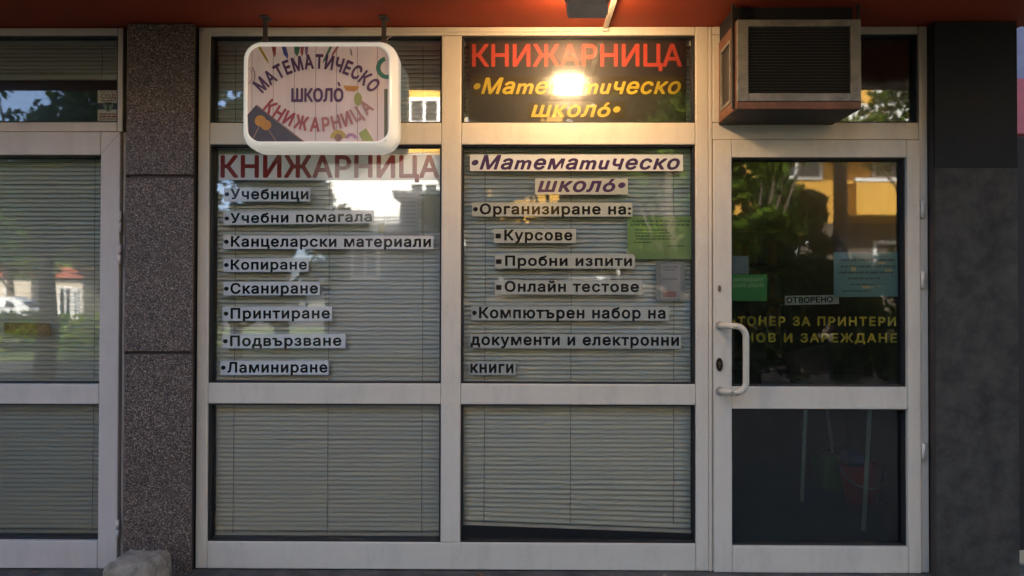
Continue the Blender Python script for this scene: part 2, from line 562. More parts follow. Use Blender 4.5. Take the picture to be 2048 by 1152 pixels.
x0r, x1r = WX(1871, 576, yP), WX(2036, 500, yP)
pr = thing('pillar', 'wide grey rendered pillar to the right of the glazed door', 'pillar', ((x0r + x1r) / 2, 0.05, 0))
bm = bmesh.new(); add_box(bm, WX(1851) + 0.004, x1r - 0.006, yP + 0.016, 0.4, zB - 0.002, zSOF - 0.002)
obj('pillar_core', bm, M['recess'], pr)
zs = WZ(336, 1950, yP)
bm = bmesh.new(); add_box(bm, x0r, x1r, yP, yP + 0.015, zB, zs, 0.001)
obj('lower_cladding', bm, M['grey_wall'], pr)
bm = bmesh.new(); add_box(bm, x0r, x1r, yP - 0.001, yP + 0.015, zs + 0.0005, zSOF - 0.003, 0.001)
obj('upper_cladding', bm, mat('dark_grey_render', (0.013, 0.0125, 0.010), 0.85, 0.25, 3, bmp=0.3), pr)

# ------------------------------------------------------------------ window frames
def member(name, x0, x1, z0, z1, m, parent, y0=yF, y1=yB, bevel=0.004):
    bm = bmesh.new(); add_box(bm, x0, x1, y0, y1, z0, z1, bevel)
    return obj(name, bm, m, parent)

def pane(x0, x1, z0, z1, m, parent, y=0.012, gw=0.007):
    """gasket ring and glass filling one opening"""
    bm = bmesh.new()
    e = 0.0005
    add_box(bm, x0 + e, x0 + gw, yF + 0.010, y + 0.012, z0 + e, z1 - e); add_box(bm, x1 - gw, x1 - e, yF + 0.010, y + 0.012, z0 + e, z1 - e)
    add_box(bm, x0 + gw, x1 - gw, yF + 0.010, y + 0.012, z0 + e, z0 + gw); add_box(bm, x0 + gw, x1 - gw, yF + 0.010, y + 0.012, z1 - gw, z1 - e)
    obj('gasket', bm, M['gasket'], parent)
    bm = bmesh.new(); add_box(bm, x0 + gw * 0.9, x1 - gw * 0.9, y, y + 0.005, z0 + gw * 0.9, z1 - gw * 0.9)
    return obj('glass_pane', bm, m, parent)

sf = thing('shop_window', 'two bay white plastic shop window with lettering and transom lights', 'window', (WX(900), 0, zB))
XL, XG1a, XG1b, XG2a, XG2b, XM = WX(399), WX(422), WX(883), WX(923), WX(1388), WX(1414)
Z = {k: WZ(v, 900) for k, v in dict(tt=75, tb=248, mt=291.5, mb=766, lt=807, lb=1081.5).items()}
JG = 0.0012
member('stile', XL, XG1a - JG, zB, zTOP, M['frame'], sf)
member('mullion', XG1b + JG, XG2a - JG, zB + WZ(1078) * 0, Z['tt'] - JG, M['frame'], sf) if False else None
member('mullion', XG1b + JG, XG2a - JG, Z['lb'] + JG, Z['tt'] - JG, M['frame'], sf)
member('stile', XG2b + JG, XM, zB, zTOP, M['frame'], sf)
member('top_rail', XG1a, XG2b, Z['tt'], zTOP, M['frame'], sf)
member('bottom_rail', XG1a, XG2b, zB, Z['lb'], M['frame'], sf)
for a, b in ((XG1a, XG1b), (XG2a, XG2b)):
    member('cross_rail', a, b, Z['tb'], Z['mt'], M['frame'], sf)
    member('cross_rail', a, b, Z['mb'], Z['lt'], M['frame'], sf)
for i, (a, b) in enumerate(((XG1a, XG1b), (XG2a, XG2b))):
    g = M['glass_a'] if i == 0 else M['glass_b']
    for q, (c, d) in enumerate(((Z['mb'], Z['mt']), (Z['lt'], Z['lb']), (Z['tb'], Z['tt']))):
        pane(a, b, min(c, d), max(c, d), g, sf)
# outer bead strip on the head, left half
bm = bmesh.new(); add_box(bm, XG1a - 0.03, WX(1198), yF - 0.010, yF - 0.0015, WZ(69), WZ(61), 0.002)
obj('cover_strip', bm, M['frame'], sf)

# ------------------------------------------------------------------ door and its frame
zDT = WZ(283, 1640); zDB = WZ(1140, 1640)
XD0, XD1 = WX(1423), WX(1832)
XDE = WX(1850)
df = thing('door_frame', 'white plastic frame and transom light around the glazed door', 'door frame', (WX(1640), 0, zB))
member('stile', XM + 0.0012, XD0 - 0.003, zDB, zTOP, M['frame'], df)
member('stile', XD1 + 0.003, XDE, zDB, zTOP, M['frame'], df)
xta, xtb = WX(1440), WX(1829)
zta, ztb = WZ(248, 1640), WZ(72, 1640)
member('head_rail', XD0 - 0.001, XD1 + 0.001, ztb, zTOP, M['frame'], df)
member('cross_rail', XD0 - 0.001, XD1 + 0.001, zDT + 0.003, zta, M['frame'], df)
member('side_bead', XD0 - 0.001, xta, zta + 0.001, ztb - 0.001, M['frame'], df)
pane(xta, XD1 + 0.001, zta, ztb, M['glass_d'], df)
sgt = thing('side_gate', 'dark steel side gate closing the passage at the right edge', 'gate', (3.1, 0.55, GZ))  # dark boards added to blacken the gap past the pillar
zg = WZ(272, 2044, 0.5)
for k in range(8):
    box('gate_board', 2.39 + k * 0.18, 2.565 + k * 0.18, 0.52, 0.55, GZ + 0.05, zg, M['side_gate'] if 'side_gate' in M else M.setdefault('side_gate', mat('dark_gate_paint', (0.012, 0.012, 0.012), 0.6, 0.3)), sgt, 0.002)
for z in (0.3, 1.6):
    box('gate_rail', 2.39, 3.83, 0.551, 0.59, z, z + 0.06, M['side_gate'], sgt)
dr = thing('door', 'white framed glass shop door with a curved pull handle', 'door', (WX(1640), 0, zDB))
xa, xb = WX(1459.5), WX(1806)
za, zb_, zc, zd = WZ(318, 1640), WZ(772, 1640), WZ(816, 1640), WZ(1088, 1640)
yD = yF - 0.012
member('stile', XD0, xa - JG, zDB, zDT, M['frame'], dr, y0=yD)
member('stile', xb + JG, XD1, zDB, zDT, M['frame'], dr, y0=yD)
member('top_rail', xa, xb, za, zDT, M['frame'], dr, y0=yD)
member('middle_rail', xa, xb, zc, zb_, M['frame'], dr, y0=yD)
member('bottom_rail', xa, xb, zDB, zd, M['frame'], dr, y0=yD)
pane(xa, xb, zb_, za, M['glass_d'], dr)
pane(xa, xb, zd, zc, M['glass_d'], dr)
# pull handle: a bent tube
hp = []
yh = yD - 0.075
P0, P1 = W(1440, 651, yD), W(1440, 782, yD)
hx = WX(1492, 716, yh)
ht, hb = W(1485, 652, yh).z, W(1485, 783, yh).z
hp = [(P0.x, yD + 0.002, P0.z), (P0.x + 0.010, yD - 0.030, P0.z), (P0.x + 0.028, yD - 0.055, P0.z), (P0.x + 0.06, yh, P0.z)]
for k in range(9):
    a = math.pi / 2 * k / 8
    hp.append((hx - 0.05 + 0.05 * math.sin(a), yh, P0.z - 0.05 + 0.05 * math.cos(a)))
for k in range(9):
    a = math.pi / 2 * k / 8
    hp.append((hx - 0.05 + 0.05 * math.cos(a), yh, P1.z + 0.05 - 0.05 * math.sin(a)))
hp += [(P1.x + 0.06, yh, P1.z), (P1.x + 0.028, yD - 0.055, P1.z), (P1.x + 0.010, yD - 0.030, P1.z), (P1.x, yD + 0.002, P1.z)]
bm = bmesh.new(); add_tube(bm, hp, 0.0145, 14)
hd = obj('pull_handle', bm, mat('cream_lacquer', (0.62, 0.56, 0.42), 0.3, 0.05), dr, smooth=False)
for P in (P0, P1):
    bm = bmesh.new(); add_tube(bm, [(P.x, yD + 0.001, P.z), (P.x, yD - 0.006, P.z)], [0.021, 0.019], 18)
    obj('rosette', bm, mat('grey_rosette', (0.32, 0.30, 0.26), 0.4), hd)
def oval(cx, cz, a, b, n=20): return [(cx + a * math.cos(k * 2 * math.pi / n), cz + b * math.sin(k * 2 * math.pi / n)) for k in range(n)]
lk = W(1438.5, 729, yD)
bm = bmesh.new(); add_prism(bm, oval(lk.x, lk.z, 0.0155, 0.032), yD - 0.007, yD - 0.0005)
lo_ = obj('lock_plate', bm, mat('dark_bronze', (0.035, 0.030, 0.026), 0.35, metal=0.6), dr)
bm = bmesh.new(); add_tube(bm, [(lk.x, yD - 0.0065, lk.z + 0.006), (lk.x, yD - 0.010, lk.z + 0.006)], 0.007, 12)
add_box(bm, lk.x - 0.0022, lk.x + 0.0022, yD - 0.009, yD - 0.0065, lk.z - 0.016, lk.z + 0.002)
obj('lock_cylinder', bm, mat('worn_brass', (0.16, 0.12, 0.06), 0.35, metal=0.8), lo_)
k2 = W(1439, 577, yD)
bm = bmesh.new(); add_prism(bm, oval(k2.x, k2.z, 0.0075, 0.016, 14), yD - 0.004, yD - 0.0005)
obj('keyhole', bm, mat('rusty_brown', (0.16, 0.09, 0.07), 0.6, 0.3, 60), dr)
for vz in (420, 560, 900):
    p = WZ(vz, 1840)
    bm = bmesh.new(); add_tube(bm, [(XD1 + 0.010, yD - 0.002, p - 0.04), (XD1 + 0.010, yD - 0.002, p + 0.04)], 0.009, 12)
    obj('hinge', bm, M['frame'], dr)

# ------------------------------------------------------------------ neighbour's door on the left
nd = thing('neighbour_door', 'grey white door of the next shop with closed blinds and hinges at right', 'door', (WX(60), 0, zB))
nf = thing('neighbour_frame', 'grey white frame and dark transom light above the next shop door', 'door frame', (WX(60), 0, zB + 2.0))
nL = WX(-260)
zNT = WZ(267, 120); zNB = WZ(1131, 120)
xs0, xs1 = WX(208), WX(247)
xtr = WX(241, 160); xor_ = WX(252, 160)
zt0, zt1, ztp = WZ(247, 120), WZ(75, 120), WZ(60, 120)
member('stile', xtr + 0.001, xor_, zNT + 0.003, ztp, M['frame2'], nf)
member('head_rail', nL, xtr, zt1, ztp, M['frame2'], nf)
member('cross_rail', nL, xtr, zNT + 0.003, zt0, M['frame2'], nf)
pane(nL, xtr, zt0, zt1, M['glass_b'], nf)
member('jamb', xs1 + 0.004, xs1 + 0.016, zNB, zNT + 0.001, M['frame2'], nf, y0=yF + 0.01)
a1, b1, c1, d1 = WZ(313, 120), WZ(766, 120), WZ(806, 120), WZ(1076, 120)
member('stile', xs0 + JG, xs1, zNB, zNT, M['frame2'], nd, y0=yD)
member('top_rail', nL + 0.1, xs0, a1, zNT, M['frame2'], nd, y0=yD)
member('middle_rail', nL + 0.1, xs0, c1, b1, M['frame2'], nd, y0=yD)
member('bottom_rail', nL + 0.1, xs0, zNB, d1, M['frame2'], nd, y0=yD)
member('stile', nL, nL + 0.0985, zNB, zNT, M['frame2'], nd, y0=yD)
pane(nL + 0.1, xs0, b1, a1, M['glass_n'], nd)
pane(nL + 0.1, xs0, d1, c1, M['glass_b'], nd)
bm = bmesh.new()
mp0, mp1 = (xs0 + 0.002, a1 + 0.002), (xs1 - 0.002, zNT - 0.002)
add_prism(bm, [(mp0[0], mp0[1]), (mp0[0] + 0.0015, mp0[1]), (mp1[0] + 0.0003, mp1[1]), (mp1[0] - 0.0015, mp1[1])], yD - 0.0004, yD - 0.0001)
obj('mitre_seam', bm, M['recess'], nd)
for va, vb in ((425, 468), (490, 530), (1035, 1070)):
    zt_, zb2 = WZ(va, 247), WZ(vb, 247)
    bm = bmesh.new(); add_tube(bm, [(xs1 + 0.004, yD - 0.004, zb2), (xs1 + 0.004, yD - 0.004, (zt_ + zb2) / 2 - 0.001)], 0.0085, 12)
    add_tube(bm, [(xs1 + 0.004, yD - 0.004, (zt_ + zb2) / 2 + 0.001), (xs1 + 0.004, yD - 0.004, zt_)], 0.0085, 12)
    obj('hinge', bm, M['frame2'], nd)

# ------------------------------------------------------------------ venetian blinds
def slat_mesh(w, name, m):
    bm = bmesh.new()
    sw, n, th = 0.025, 4, 0.0005
    prof = []
    for k in range(n + 1):
        t = (k / n - 0.5)
        prof.append((t * sw, 0.0022 * (1 - (2 * t) ** 2)))
    xs = [-w / 2, w / 2]
    top = [[bm.verts.new((x, p, q)) for p, q in prof] for x in xs]
    bot = [[bm.verts.new((x, p, q - th)) for p, q in prof] for x in xs]
    for k in range(n):
        for L_, s in ((top, 1), (bot, -1)):
            f = bm.faces.new((L_[0][k], L_[1][k], L_[1][k + 1], L_[0][k + 1])); f.smooth = True
    for k in (0, n):
        bm.faces.new((top[0][k], top[1][k], bot[1][k], bot[0][k]))
    bmesh.ops.recalc_face_normals(bm, faces=bm.faces)
    me = bpy.data.meshes.new(name); bm.to_mesh(me); bm.free()
    me.materials.append(m)
    return me

def blind(label, xa, xb, ztop, zbot, pitch, cords, m, y=0.060, tilt=67, fan=0, drop=0.0, jit=1.2, group='venetian blinds behind the glass'):
    t = thing('venetian_blind', label, 'blind', ((xa + xb) / 2, y, zbot), group)
    w = xb - xa
    me = slat_mesh(w, 'slat', m)
    n = int((ztop - zbot) / pitch)
    for i in range(n):
        o = bpy.data.objects.new('slat', me)
        COL.objects.link(o)
        o.parent = t
        z = (i + 1) * pitch
        k = max(0.0, (fan - i) / fan) if fan else 0
        yr = drop * k / w
        o.location = (random.uniform(-1, 1) * 0.001, random.uniform(-1, 1) * 0.0006, z - drop * k / 2 + random.uniform(-1, 1) * 0.0006)
        a = tilt + random.gauss(0, jit) * (2.2 if random.random() < 0.07 else 1)
        o.rotation_euler = (math.radians(a), yr + random.gauss(0, 0.0006), random.gauss(0, 0.001))
    bm = bmesh.new()
    vs = add_box(bm, xa, xb, y - 0.012, y + 0.012, zbot - 0.010, zbot + 0.006, 0)
    for v in bm.verts: v.co.z -= drop * (v.co.x - xa) / w
    obj('bottom_rail', bm, m, t)
    box('head_rail', xa, xb, y - 0.014, y + 0.014, ztop, ztop + 0.028, m, t)
    for c in cords:
        bm = bmesh.new()
        add_tube(bm, [(c, y - 0.0155, zbot), (c + 0.004, y - 0.0155, (zbot + ztop) / 2), (c, y - 0.0155, ztop)], 0.0011, 5)
        obj('ladder_cord', bm, M['cord'], t)
    return t

PITCH = 0.02195
blind('pale grey green venetian blind in the left bay under the light box sign', WX(425), WX(881), WZ(86), WZ(1074), PITCH,
      [WX(462), WX(652), WX(842)], M['slat'], fan=0)
blind('pale green venetian blind in the middle bay with its bottom rail hanging askew', WX(926), WX(1386), WZ(86), WZ(1051), PITCH,
      [WX(968), WX(1142), WX(1350)], M['slat'], fan=9, drop=0.035)
blind('grey venetian blind closed behind the next shop door', nL + 0.11, WX(206), WZ(300, 120), WZ(1068, 120), PITCH,
      [WX(178), WX(-60)], M['slat2'], fan=0)
blind('dark raised blind behind the transom light of the next shop', nL + 0.01, WX(240), WZ(84, 120), WZ(150, 120), PITCH * 0.9,
      [WX(190)], M['slat2'], tilt=70)

# ------------------------------------------------------------------ lettering strips behind the glass
yS = 0.0205
yE = 0.0105                      # outer side of the glass
def strip(s, box_, tx, cap, label, ink='ink', base='strip', shear=0.0, rot=0.0, offset=0.034, spacing=1.14, th=0.0012, group='lettering strips stuck inside the shop window'):
    u0, v0, u1, v1 = box_
    vm = (v0 + v1) / 2
    a = W(u0, vm, yE); b = W(u1, vm, yE)
    zt, zb2 = W((u0 + u1) / 2, v0, yE).z, W((u0 + u1) / 2, v1, yE).z
    bm = bmesh.new()
    add_box(bm, a.x, b.x, yE, yE + th, zb2, zt)
    if rot:
        bmesh.ops.rotate(bm, verts=bm.verts, cent=(a.x, yE, zb2), matrix=Matrix.Rotation(-rot, 3, 'Y'))
    o = obj('lettering_strip', bm, M[base])
    tag(o, label, 'sign strip', group)
    text('lettering', s, tx[0], tx[1], cap[0], cap[1], yE - 0.0003, M[ink], o, offset, shear, spacing, rot)
    return o
r1 = math.radians(0.9)
strip('КНИЖАРНИЦА', (438, 309, 882, 360), (441, 879), (312, 354), 'wide white strip with dark red capitals КНИЖАРНИЦА half under the light box', 'ink_red', offset=0.03, spacing=1.05)
strip('•Учебници', (448, 376, 620, 403), (449, 617), (378, 398), 'short strip reading Учебници, topmost of the left window list')
strip('•Учебни помагала', (448, 424, 748, 450), (449, 744), (427, 446), 'tilted strip reading Учебни помагала in the left window', rot=r1 * 0.8)
strip('•Канцеларски материали', (447, 471, 867, 498), (448, 862), (473, 493), 'longest strip of the left list, reading Канцеларски материали')
strip('•Копиране', (447, 517, 617, 544), (448, 614), (520, 539), 'strip reading Копиране in the left window', rot=r1 * 0.3)
strip('•Сканиране', (447, 564, 640, 591), (448, 636), (567, 587), 'strip reading Сканиране in the left window', rot=r1 * 0.3)
strip('•Принтиране', (445, 614, 664, 642), (447, 660), (617, 637), 'strip reading Принтиране in the left window', rot=r1 * 0.3)
strip('•Подвързване', (445, 669, 691, 697), (446, 683), (672, 692), 'strip reading Подвързване with a lifted right corner', rot=r1 * 0.4)
strip('•Ламиниране', (441, 722, 657, 750), (442, 655), (725, 745), 'strip reading Ламиниране, lowest of the left window list', rot=r1 * 0.3)
strip('•Маmемаmuческо', (940, 309, 1366, 342), (943, 1360), (311, 338), 'wide strip with purple slanting letters Математическо in the middle window', 'ink_purple', shear=0.28)
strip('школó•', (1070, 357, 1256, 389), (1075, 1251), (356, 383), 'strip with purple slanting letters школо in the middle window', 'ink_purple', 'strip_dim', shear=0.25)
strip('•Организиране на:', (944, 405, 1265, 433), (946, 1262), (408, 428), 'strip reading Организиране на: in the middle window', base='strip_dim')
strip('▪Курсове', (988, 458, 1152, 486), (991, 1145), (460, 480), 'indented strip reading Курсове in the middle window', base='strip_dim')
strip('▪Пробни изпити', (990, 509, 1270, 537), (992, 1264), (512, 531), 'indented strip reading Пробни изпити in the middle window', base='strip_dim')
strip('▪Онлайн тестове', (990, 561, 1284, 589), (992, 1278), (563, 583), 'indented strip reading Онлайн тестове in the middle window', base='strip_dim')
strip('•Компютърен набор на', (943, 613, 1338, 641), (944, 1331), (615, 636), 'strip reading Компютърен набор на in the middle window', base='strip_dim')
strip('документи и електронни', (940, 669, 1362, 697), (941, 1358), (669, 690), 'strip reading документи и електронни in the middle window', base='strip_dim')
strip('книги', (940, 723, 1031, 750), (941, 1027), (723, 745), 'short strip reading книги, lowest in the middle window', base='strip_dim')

# black transom board
bm = bmesh.new()
a, b = W(937, 160, 0.021), W(1372, 160, 0.021)
add_box(bm, a.x, b.x, 0.0205, 0.024, WZ(247, 1150, 0.02) + 0.004, WZ(78, 1150, 0.02))
bb = obj('transom_board', bm, mat('black_board', (0.020, 0.013, 0.011), 0.5, 0.3, 3))
tag(bb, 'black board in the middle transom with red and yellow lettering', 'sign board')
text('red_lettering', 'КНИЖАРНИЦА', 944, 1364, 89, 132, 0.0200, mat('red_vinyl', (0.62, 0.060, 0.030), 0.5, 0.08), bb, 0.022, spacing=1.02)
my = mat('yellow_vinyl', (0.66, 0.45, 0.020), 0.45, 0.10)
mtp = mat('brown_tape', (0.060, 0.044, 0.020), 0.25, 0.1)
for (u0, v0, u1, v1) in ((944, 153, 1368, 191), (1056, 203, 1250, 237)):
    p, q = W(u0, v1, 0.02), W(u1, v0, 0.02)
    box('tape_strip', p.x, q.x, 0.0198, 0.0203, p.z, q.z, mtp, bb)
text('yellow_lettering', '•Маmемаmuческо', 947, 1362, 156, 187, 0.0192, my, bb, 0.026, 0.28, 1.08)
text('yellow_lettering', 'школó•', 1062, 1241, 203, 233, 0.0192, my, bb, 0.026, 0.25, 1.08)

# ------------------------------------------------------------------ papers in the windows
def lines(parent, rows, y, m):
    """rows of small print built from short words; rows: (u0, u1, v, h)"""
    bm = bmesh.new()
    for (u0, u1, v, h) in rows:
        u = u0
        while u < u1:
            w = min(random.uniform(h * 1.2, h * 4.5), u1 - u)
            p, q = W(u, v + h / 2, y), W(u + w, v - h / 2, y)
            add_box(bm, p.x, q.x, y - 0.0003, y, p.z, q.z)
            u += w + h * 0.5
    return obj('small_print', bm, m, parent)
def paper(name, u0, v0, u1, v1, m, label, cat, y=yS, rot=0.0):
    p, q = W(u0, v1, y), W(u1, v0, y)
    bm = bmesh.new()
    # slightly cockled sheet
    n = 8
    add_box(bm, p.x, q.x, y, y + 0.0008, p.z, q.z)
    if rot: bmesh.ops.rotate(bm, verts=bm.verts, cent=(p.x, y, p.z), matrix=Matrix.Rotation(-rot, 3, 'Y'))
    return tag(obj(name, bm, m), label, cat)
mgp = mat('green_paper', (0.45, 0.66, 0.22), 0.5, 0.06)
ink_g = mat('dark_green_print', (0.10, 0.19, 0.06), 0.6)
g = paper('notice', 1255, 433, 1384, 518, mgp, 'pale green printed notice at the right edge of the middle window', 'notice', y=0.0235)
lines(g, [(1265, 1380, 442, 3.2), (1262, 1380, 450, 3.2), (1270, 1334, 460, 2.4), (1270, 1340, 466, 2.4), (1270, 1345, 472, 2.4), (1272, 1352, 478, 2.4), (1268, 1302, 485, 2.4), (1335, 1374, 492, 2.2)], 0.0234, ink_g)
g = paper('leaflet', 1322, 528, 1361, 598, mat('grey_leaflet', (0.66, 0.66, 0.66), 0.4, 0.1, 30), 'small grey leaflet with a pink foot under the green notice', 'leaflet', y=0.0235)
p, q = W(1326, 594, 0.023), W(1352, 583, 0.023)
box('pink_panel', p.x, q.x, 0.0230, 0.0234, p.z, q.z, mat('pink_print', (0.50, 0.26, 0.24), 0.5), g)
lines(g, [(1326, 1356, 534, 2), (1326, 1350, 540, 2), (1326, 1354, 558, 2)], 0.0234, mat('grey_print', (0.25, 0.25, 0.27), 0.5))
g = paper('plastic_sleeve', 1312, 524, 1370, 602, mat('cloudy_plastic', (0.48, 0.52, 0.50), 0.25, 0.1), 'cloudy plastic sleeve that holds the small leaflet', 'sleeve', y=0.0250)
# papers between the glass and the blind of the left bay
g = paper('letter_sheet', 768, 385, 838, 470, mat('white_sheet', (0.58, 0.60, 0.56), 0.6, 0.04), 'white printed sheet upright inside the left window, between blind and glass', 'sheet', y=0.050)
lines(g, [(774, 832, 396 + 8 * k, 2.2) for k in range(8)], 0.0498, mat('pale_print', (0.32, 0.34, 0.33), 0.6))
g = paper('letter_sheet', 841, 392, 881, 464, mat('yellowish_sheet', (0.58, 0.57, 0.45), 0.6, 0.04), 'cream sheet cut off by the right edge of the left window', 'sheet', y=0.052)
g = paper('yellow_note', 756, 446, 769, 466, mat('yellow_note', (0.50, 0.46, 0.16), 0.6, 0.04), 'small yellow note left of the white sheet', 'note', y=0.048)

# door stickers
g = paper('door_sticker', 1459, 549, 1534, 602, mat('green_sticker', (0.03, 0.30, 0.075), 0.45, 0.08), 'green sticker with two rows of small letters left on the door glass', 'sticker')
text('lettering', 'ЗАПОВЯДАЙТЕ', 1466, 1526, 556, 563, yS - 0.0003, mat('pale_green_print', (0.32, 0.55, 0.30), 0.5), g, 0.02)
text('lettering', 'ДОБРЕ ДОШЛИ', 1464, 1528, 567, 574, yS - 0.0003, bpy.data.materials['pale_green_print'], g, 0.02)
g = paper('door_notice', 1668, 505, 1796, 594, mat('blue_paper', (0.12, 0.30, 0.36), 0.4, 0.06), 'teal blue printed notice at the right side of the door glass', 'notice', rot=math.radians(0.5))
lines(g, [(1678, 1790, 520, 4), (1682, 1790, 533, 4), (1678, 1786, 545, 4), (1696, 1760, 557, 3.4), (1700, 1770, 569, 3), (1684, 1740, 582, 2.4)], yS - 0.0001, mat('dark_blue_print', (0.035, 0.09, 0.12), 0.6))
lines(g, [(1702, 1712, 538, 9), (1756, 1774, 526, 4), (1770, 1786, 541, 4), (1724, 1746, 574, 5)], yS - 0.0004, mat('cream_scrap', (0.50, 0.46, 0.28), 0.5))
g = paper('open_sign', 1570, 592, 1678, 610, mat('grey_plate', (0.34, 0.36, 0.35), 0.4, 0.06), 'narrow grey sign reading ОТВОРЕНО on the door glass', 'sign', rot=math.radians(1.2))
text('lettering', 'ОТВОРЕНО', 1573, 1666, 595, 606, yS - 0.0003, M['ink'], g, 0.03, rot=math.radians(1.2))
g = paper('blue_grey_card', 1459, 512, 1497, 547, mat('blue_grey_card', (0.16, 0.19, 0.26), 0.5, 0.06), 'plain blue grey card above the green sticker on the door', 'card')
mye = mat('dull_yellow_vinyl', (0.56, 0.42, 0.03), 0.5, 0.1)
for s, a, b, vt, vb, lab in (('•ТОНЕР ЗА ПРИНТЕРИ', 1463, 1792, 634, 651, 'yellow cut out letters across the door glass, upper row'),
                             ('НОВ И ЗАРЕЖДАНЕ', 1490, 1794, 667, 684, 'yellow cut out letters across the door glass, lower row')):
    o = text('door_lettering', s, a, b, vt, vb, yS, mye, None, 0.035, spacing=1.25, depth=0.0006)
    tag(o, lab, 'lettering')

# neighbour's stickers
g = paper('closed_sign', 8, 645, 101, 668, mat('brown_plaque', (0.22, 0.13, 0.025), 0.5, 0.1), 'brown and yellow plaque hanging behind the next shop door', 'sign', rot=math.radians(-0.8))
text('lettering', 'ЗАТВОРЕНО', 16, 94, 650, 661, yS - 0.0003, mat('ochre_print', (0.45, 0.24, 0.05), 0.5), g, 0.03, rot=math.radians(-0.8))
g = paper('security_sticker', 195, 181, 238, 243, mat('sticker_white', (0.78, 0.76, 0.76), 0.5, 0.05), 'small white and blue security sticker in the dark transom corner', 'sticker')
text('lettering', 'СОД', 202, 232, 188, 197, yS - 0.0004, mat('sticker_red', (0.30, 0.06, 0.05), 0.5), g, 0.03)
p, q = W(195.5, 219, yS), W(237.5, 206, yS)
box('blue_band', p.x, q.x, yS - 0.0004, yS - 0.0001, p.z, q.z, mat('sticker_blue', (0.035, 0.04, 0.13), 0.5), g)
sh = [(207, 204), (226, 204), (226, 214), (222, 220), (216.5, 224), (211, 220), (207, 214)]
bm = bmesh.new(); add_prism(bm, [(W(u, v, yS).x, W(u, v, yS).z) for u, v in sh], yS - 0.0009, yS - 0.0005)
obj('shield', bm, mat('sticker_grey', (0.26, 0.29, 0.30), 0.4), g)
lines(g, [(200, 234, 184, 2), (203, 231, 201, 2), (199, 234, 228, 2.4), (199, 234, 233, 3.2), (199, 234, 238, 2)], yS - 0.0001, bpy.data.materials['sticker_red'])
bm = bmesh.new()
p = [W(216.5, v, yS) for v in (207, 220)]
add_box(bm, p[0].x - 0.002, p[0].x + 0.002, yS - 0.0012, yS - 0.0009, p[1].z, p[0].z)
a_, b_ = W(210, 209, yS), W(223, 206.5, yS)
add_box(bm, a_.x, b_.x, yS - 0.0013, yS - 0.00095, a_.z, b_.z)
obj('shield_mark', bm, M['ink'], g)

# ------------------------------------------------------------------ light box sign
yS1, yS0 = -0.225, -0.085       # front and back of the box
def rrect(x0, x1, z0, z1, r, n=8):
    pts = []
    for cx, cz, a0 in ((x1 - r, z1 - r, 0), (x0 + r, z1 - r, 90), (x0 + r, z0 + r, 180), (x1 - r, z0 + r, 270)):
        for k in range(n + 1):
            a = math.radians(a0 + 90 * k / n)
            pts.append((cx + r * math.cos(a), cz + r * math.sin(a)))
    return pts
f0, f1 = W(494, 188, yS1 + 0.004), W(778, 188, yS1 + 0.004)
g0, g1 = W(636, 91.5, yS1 + 0.004), W(636, 284, yS1 + 0.004)
fx0, fx1, fz1, fz0 = f0.x, f1.x, g0.z, g1.z
sg = thing('light_box_sign', 'white rounded light box sign with purple and red lettering hung above the left bay', 'sign', ((fx0 + fx1) / 2, (yS0 + yS1) / 2, fz0 - 0.03))
bm = bmesh.new()
loops = [(-0.002, yS1 + 0.006, 0.062), (0.001, yS1, 0.065), (0.006, yS1 + 0.0005, 0.068), (0.024, yS1 + 0.032, 0.078), (0.031, yS1 + 0.050, 0.083), (0.033, yS1 + 0.058, 0.085), (0.033, yS0, 0.085)]
rings = []
for off, y, r in loops:
    rings.append([bm.verts.new((p[0], y, p[1])) for p in rrect(fx0 - off, fx1 + off, fz0 - off, fz1 + off, r)])
for A, B in zip(rings, rings[1:]):
    n = len(A)
    for k in range(n):
        f = bm.faces.new((A[k], A[(k + 1) % n], B[(k + 1) % n], B[k])); f.smooth = True
bm.faces.new(rings[-1])
obj('sign_casing', bm, mat('white_acrylic', (0.88, 0.86, 0.78), 0.22, 0.04, 3), sg)
for nm_, cc, st in (('white_acrylic', (1.0, 0.93, 0.80), 0.055), ('printed_wood_ground', (0.95, 0.68, 0.58), 0.020)):
    m_ = bpy.data.materials.get(nm_) or mat('printed_wood_ground', (0.66, 0.52, 0.47), 0.3, 0.10, 1.5, vec_scale=(8, 1, 0.6))
    p_ = m_.node_tree.nodes['Principled BSDF']        # faint glow added to brighten the casing and face
    p_.inputs['Emission Color'].default_value = (*cc, 1); p_.inputs['Emission Strength'].default_value = st
bm = bmesh.new()
add_prism(bm, rrect(fx0, fx1, fz0, fz1, 0.063), yS1 + 0.0065, yS1 + 0.010)
face = obj('sign_face', bm, bpy.data.materials['printed_wood_ground'], sg)
yA = yS1 + 0.0062
def Zc(x, y): return (470 + x / 4.43, 60 + y / 4.43)       # detail coordinates of the sign picture
def SP(x, y):
    p = W(*Zc(x, y), yA)
    return (min(max(p.x, fx0 + 0.001), fx1 - 0.001), min(max(p.z, fz0 + 0.001), fz1 - 0.001))
art_cols = [('print_line', (0.26, 0.17, 0.15)), ('print_yellow', (0.60, 0.42, 0.08)), ('print_redpencil', (0.42, 0.10, 0.09)), ('print_blue', (0.08, 0.10, 0.36)),
            ('print_green', (0.06, 0.20, 0.12)), ('print_violet', (0.34, 0.18, 0.36)), ('print_teal', (0.05, 0.24, 0.18)), ('print_olive', (0.16, 0.15, 0.07)),
            ('print_slate', (0.085, 0.065, 0.075)), ('print_orange', (0.70, 0.30, 0.03)), ('print_lime', (0.42, 0.46, 0.12)), ('print_pink', (0.55, 0.26, 0.40)), ('print_brown', (0.33, 0.17, 0.12))]
AM = [mat(n_, c, 0.35, 0.08, 20) for n_, c in art_cols]
bm = bmesh.new()
lev = [0]
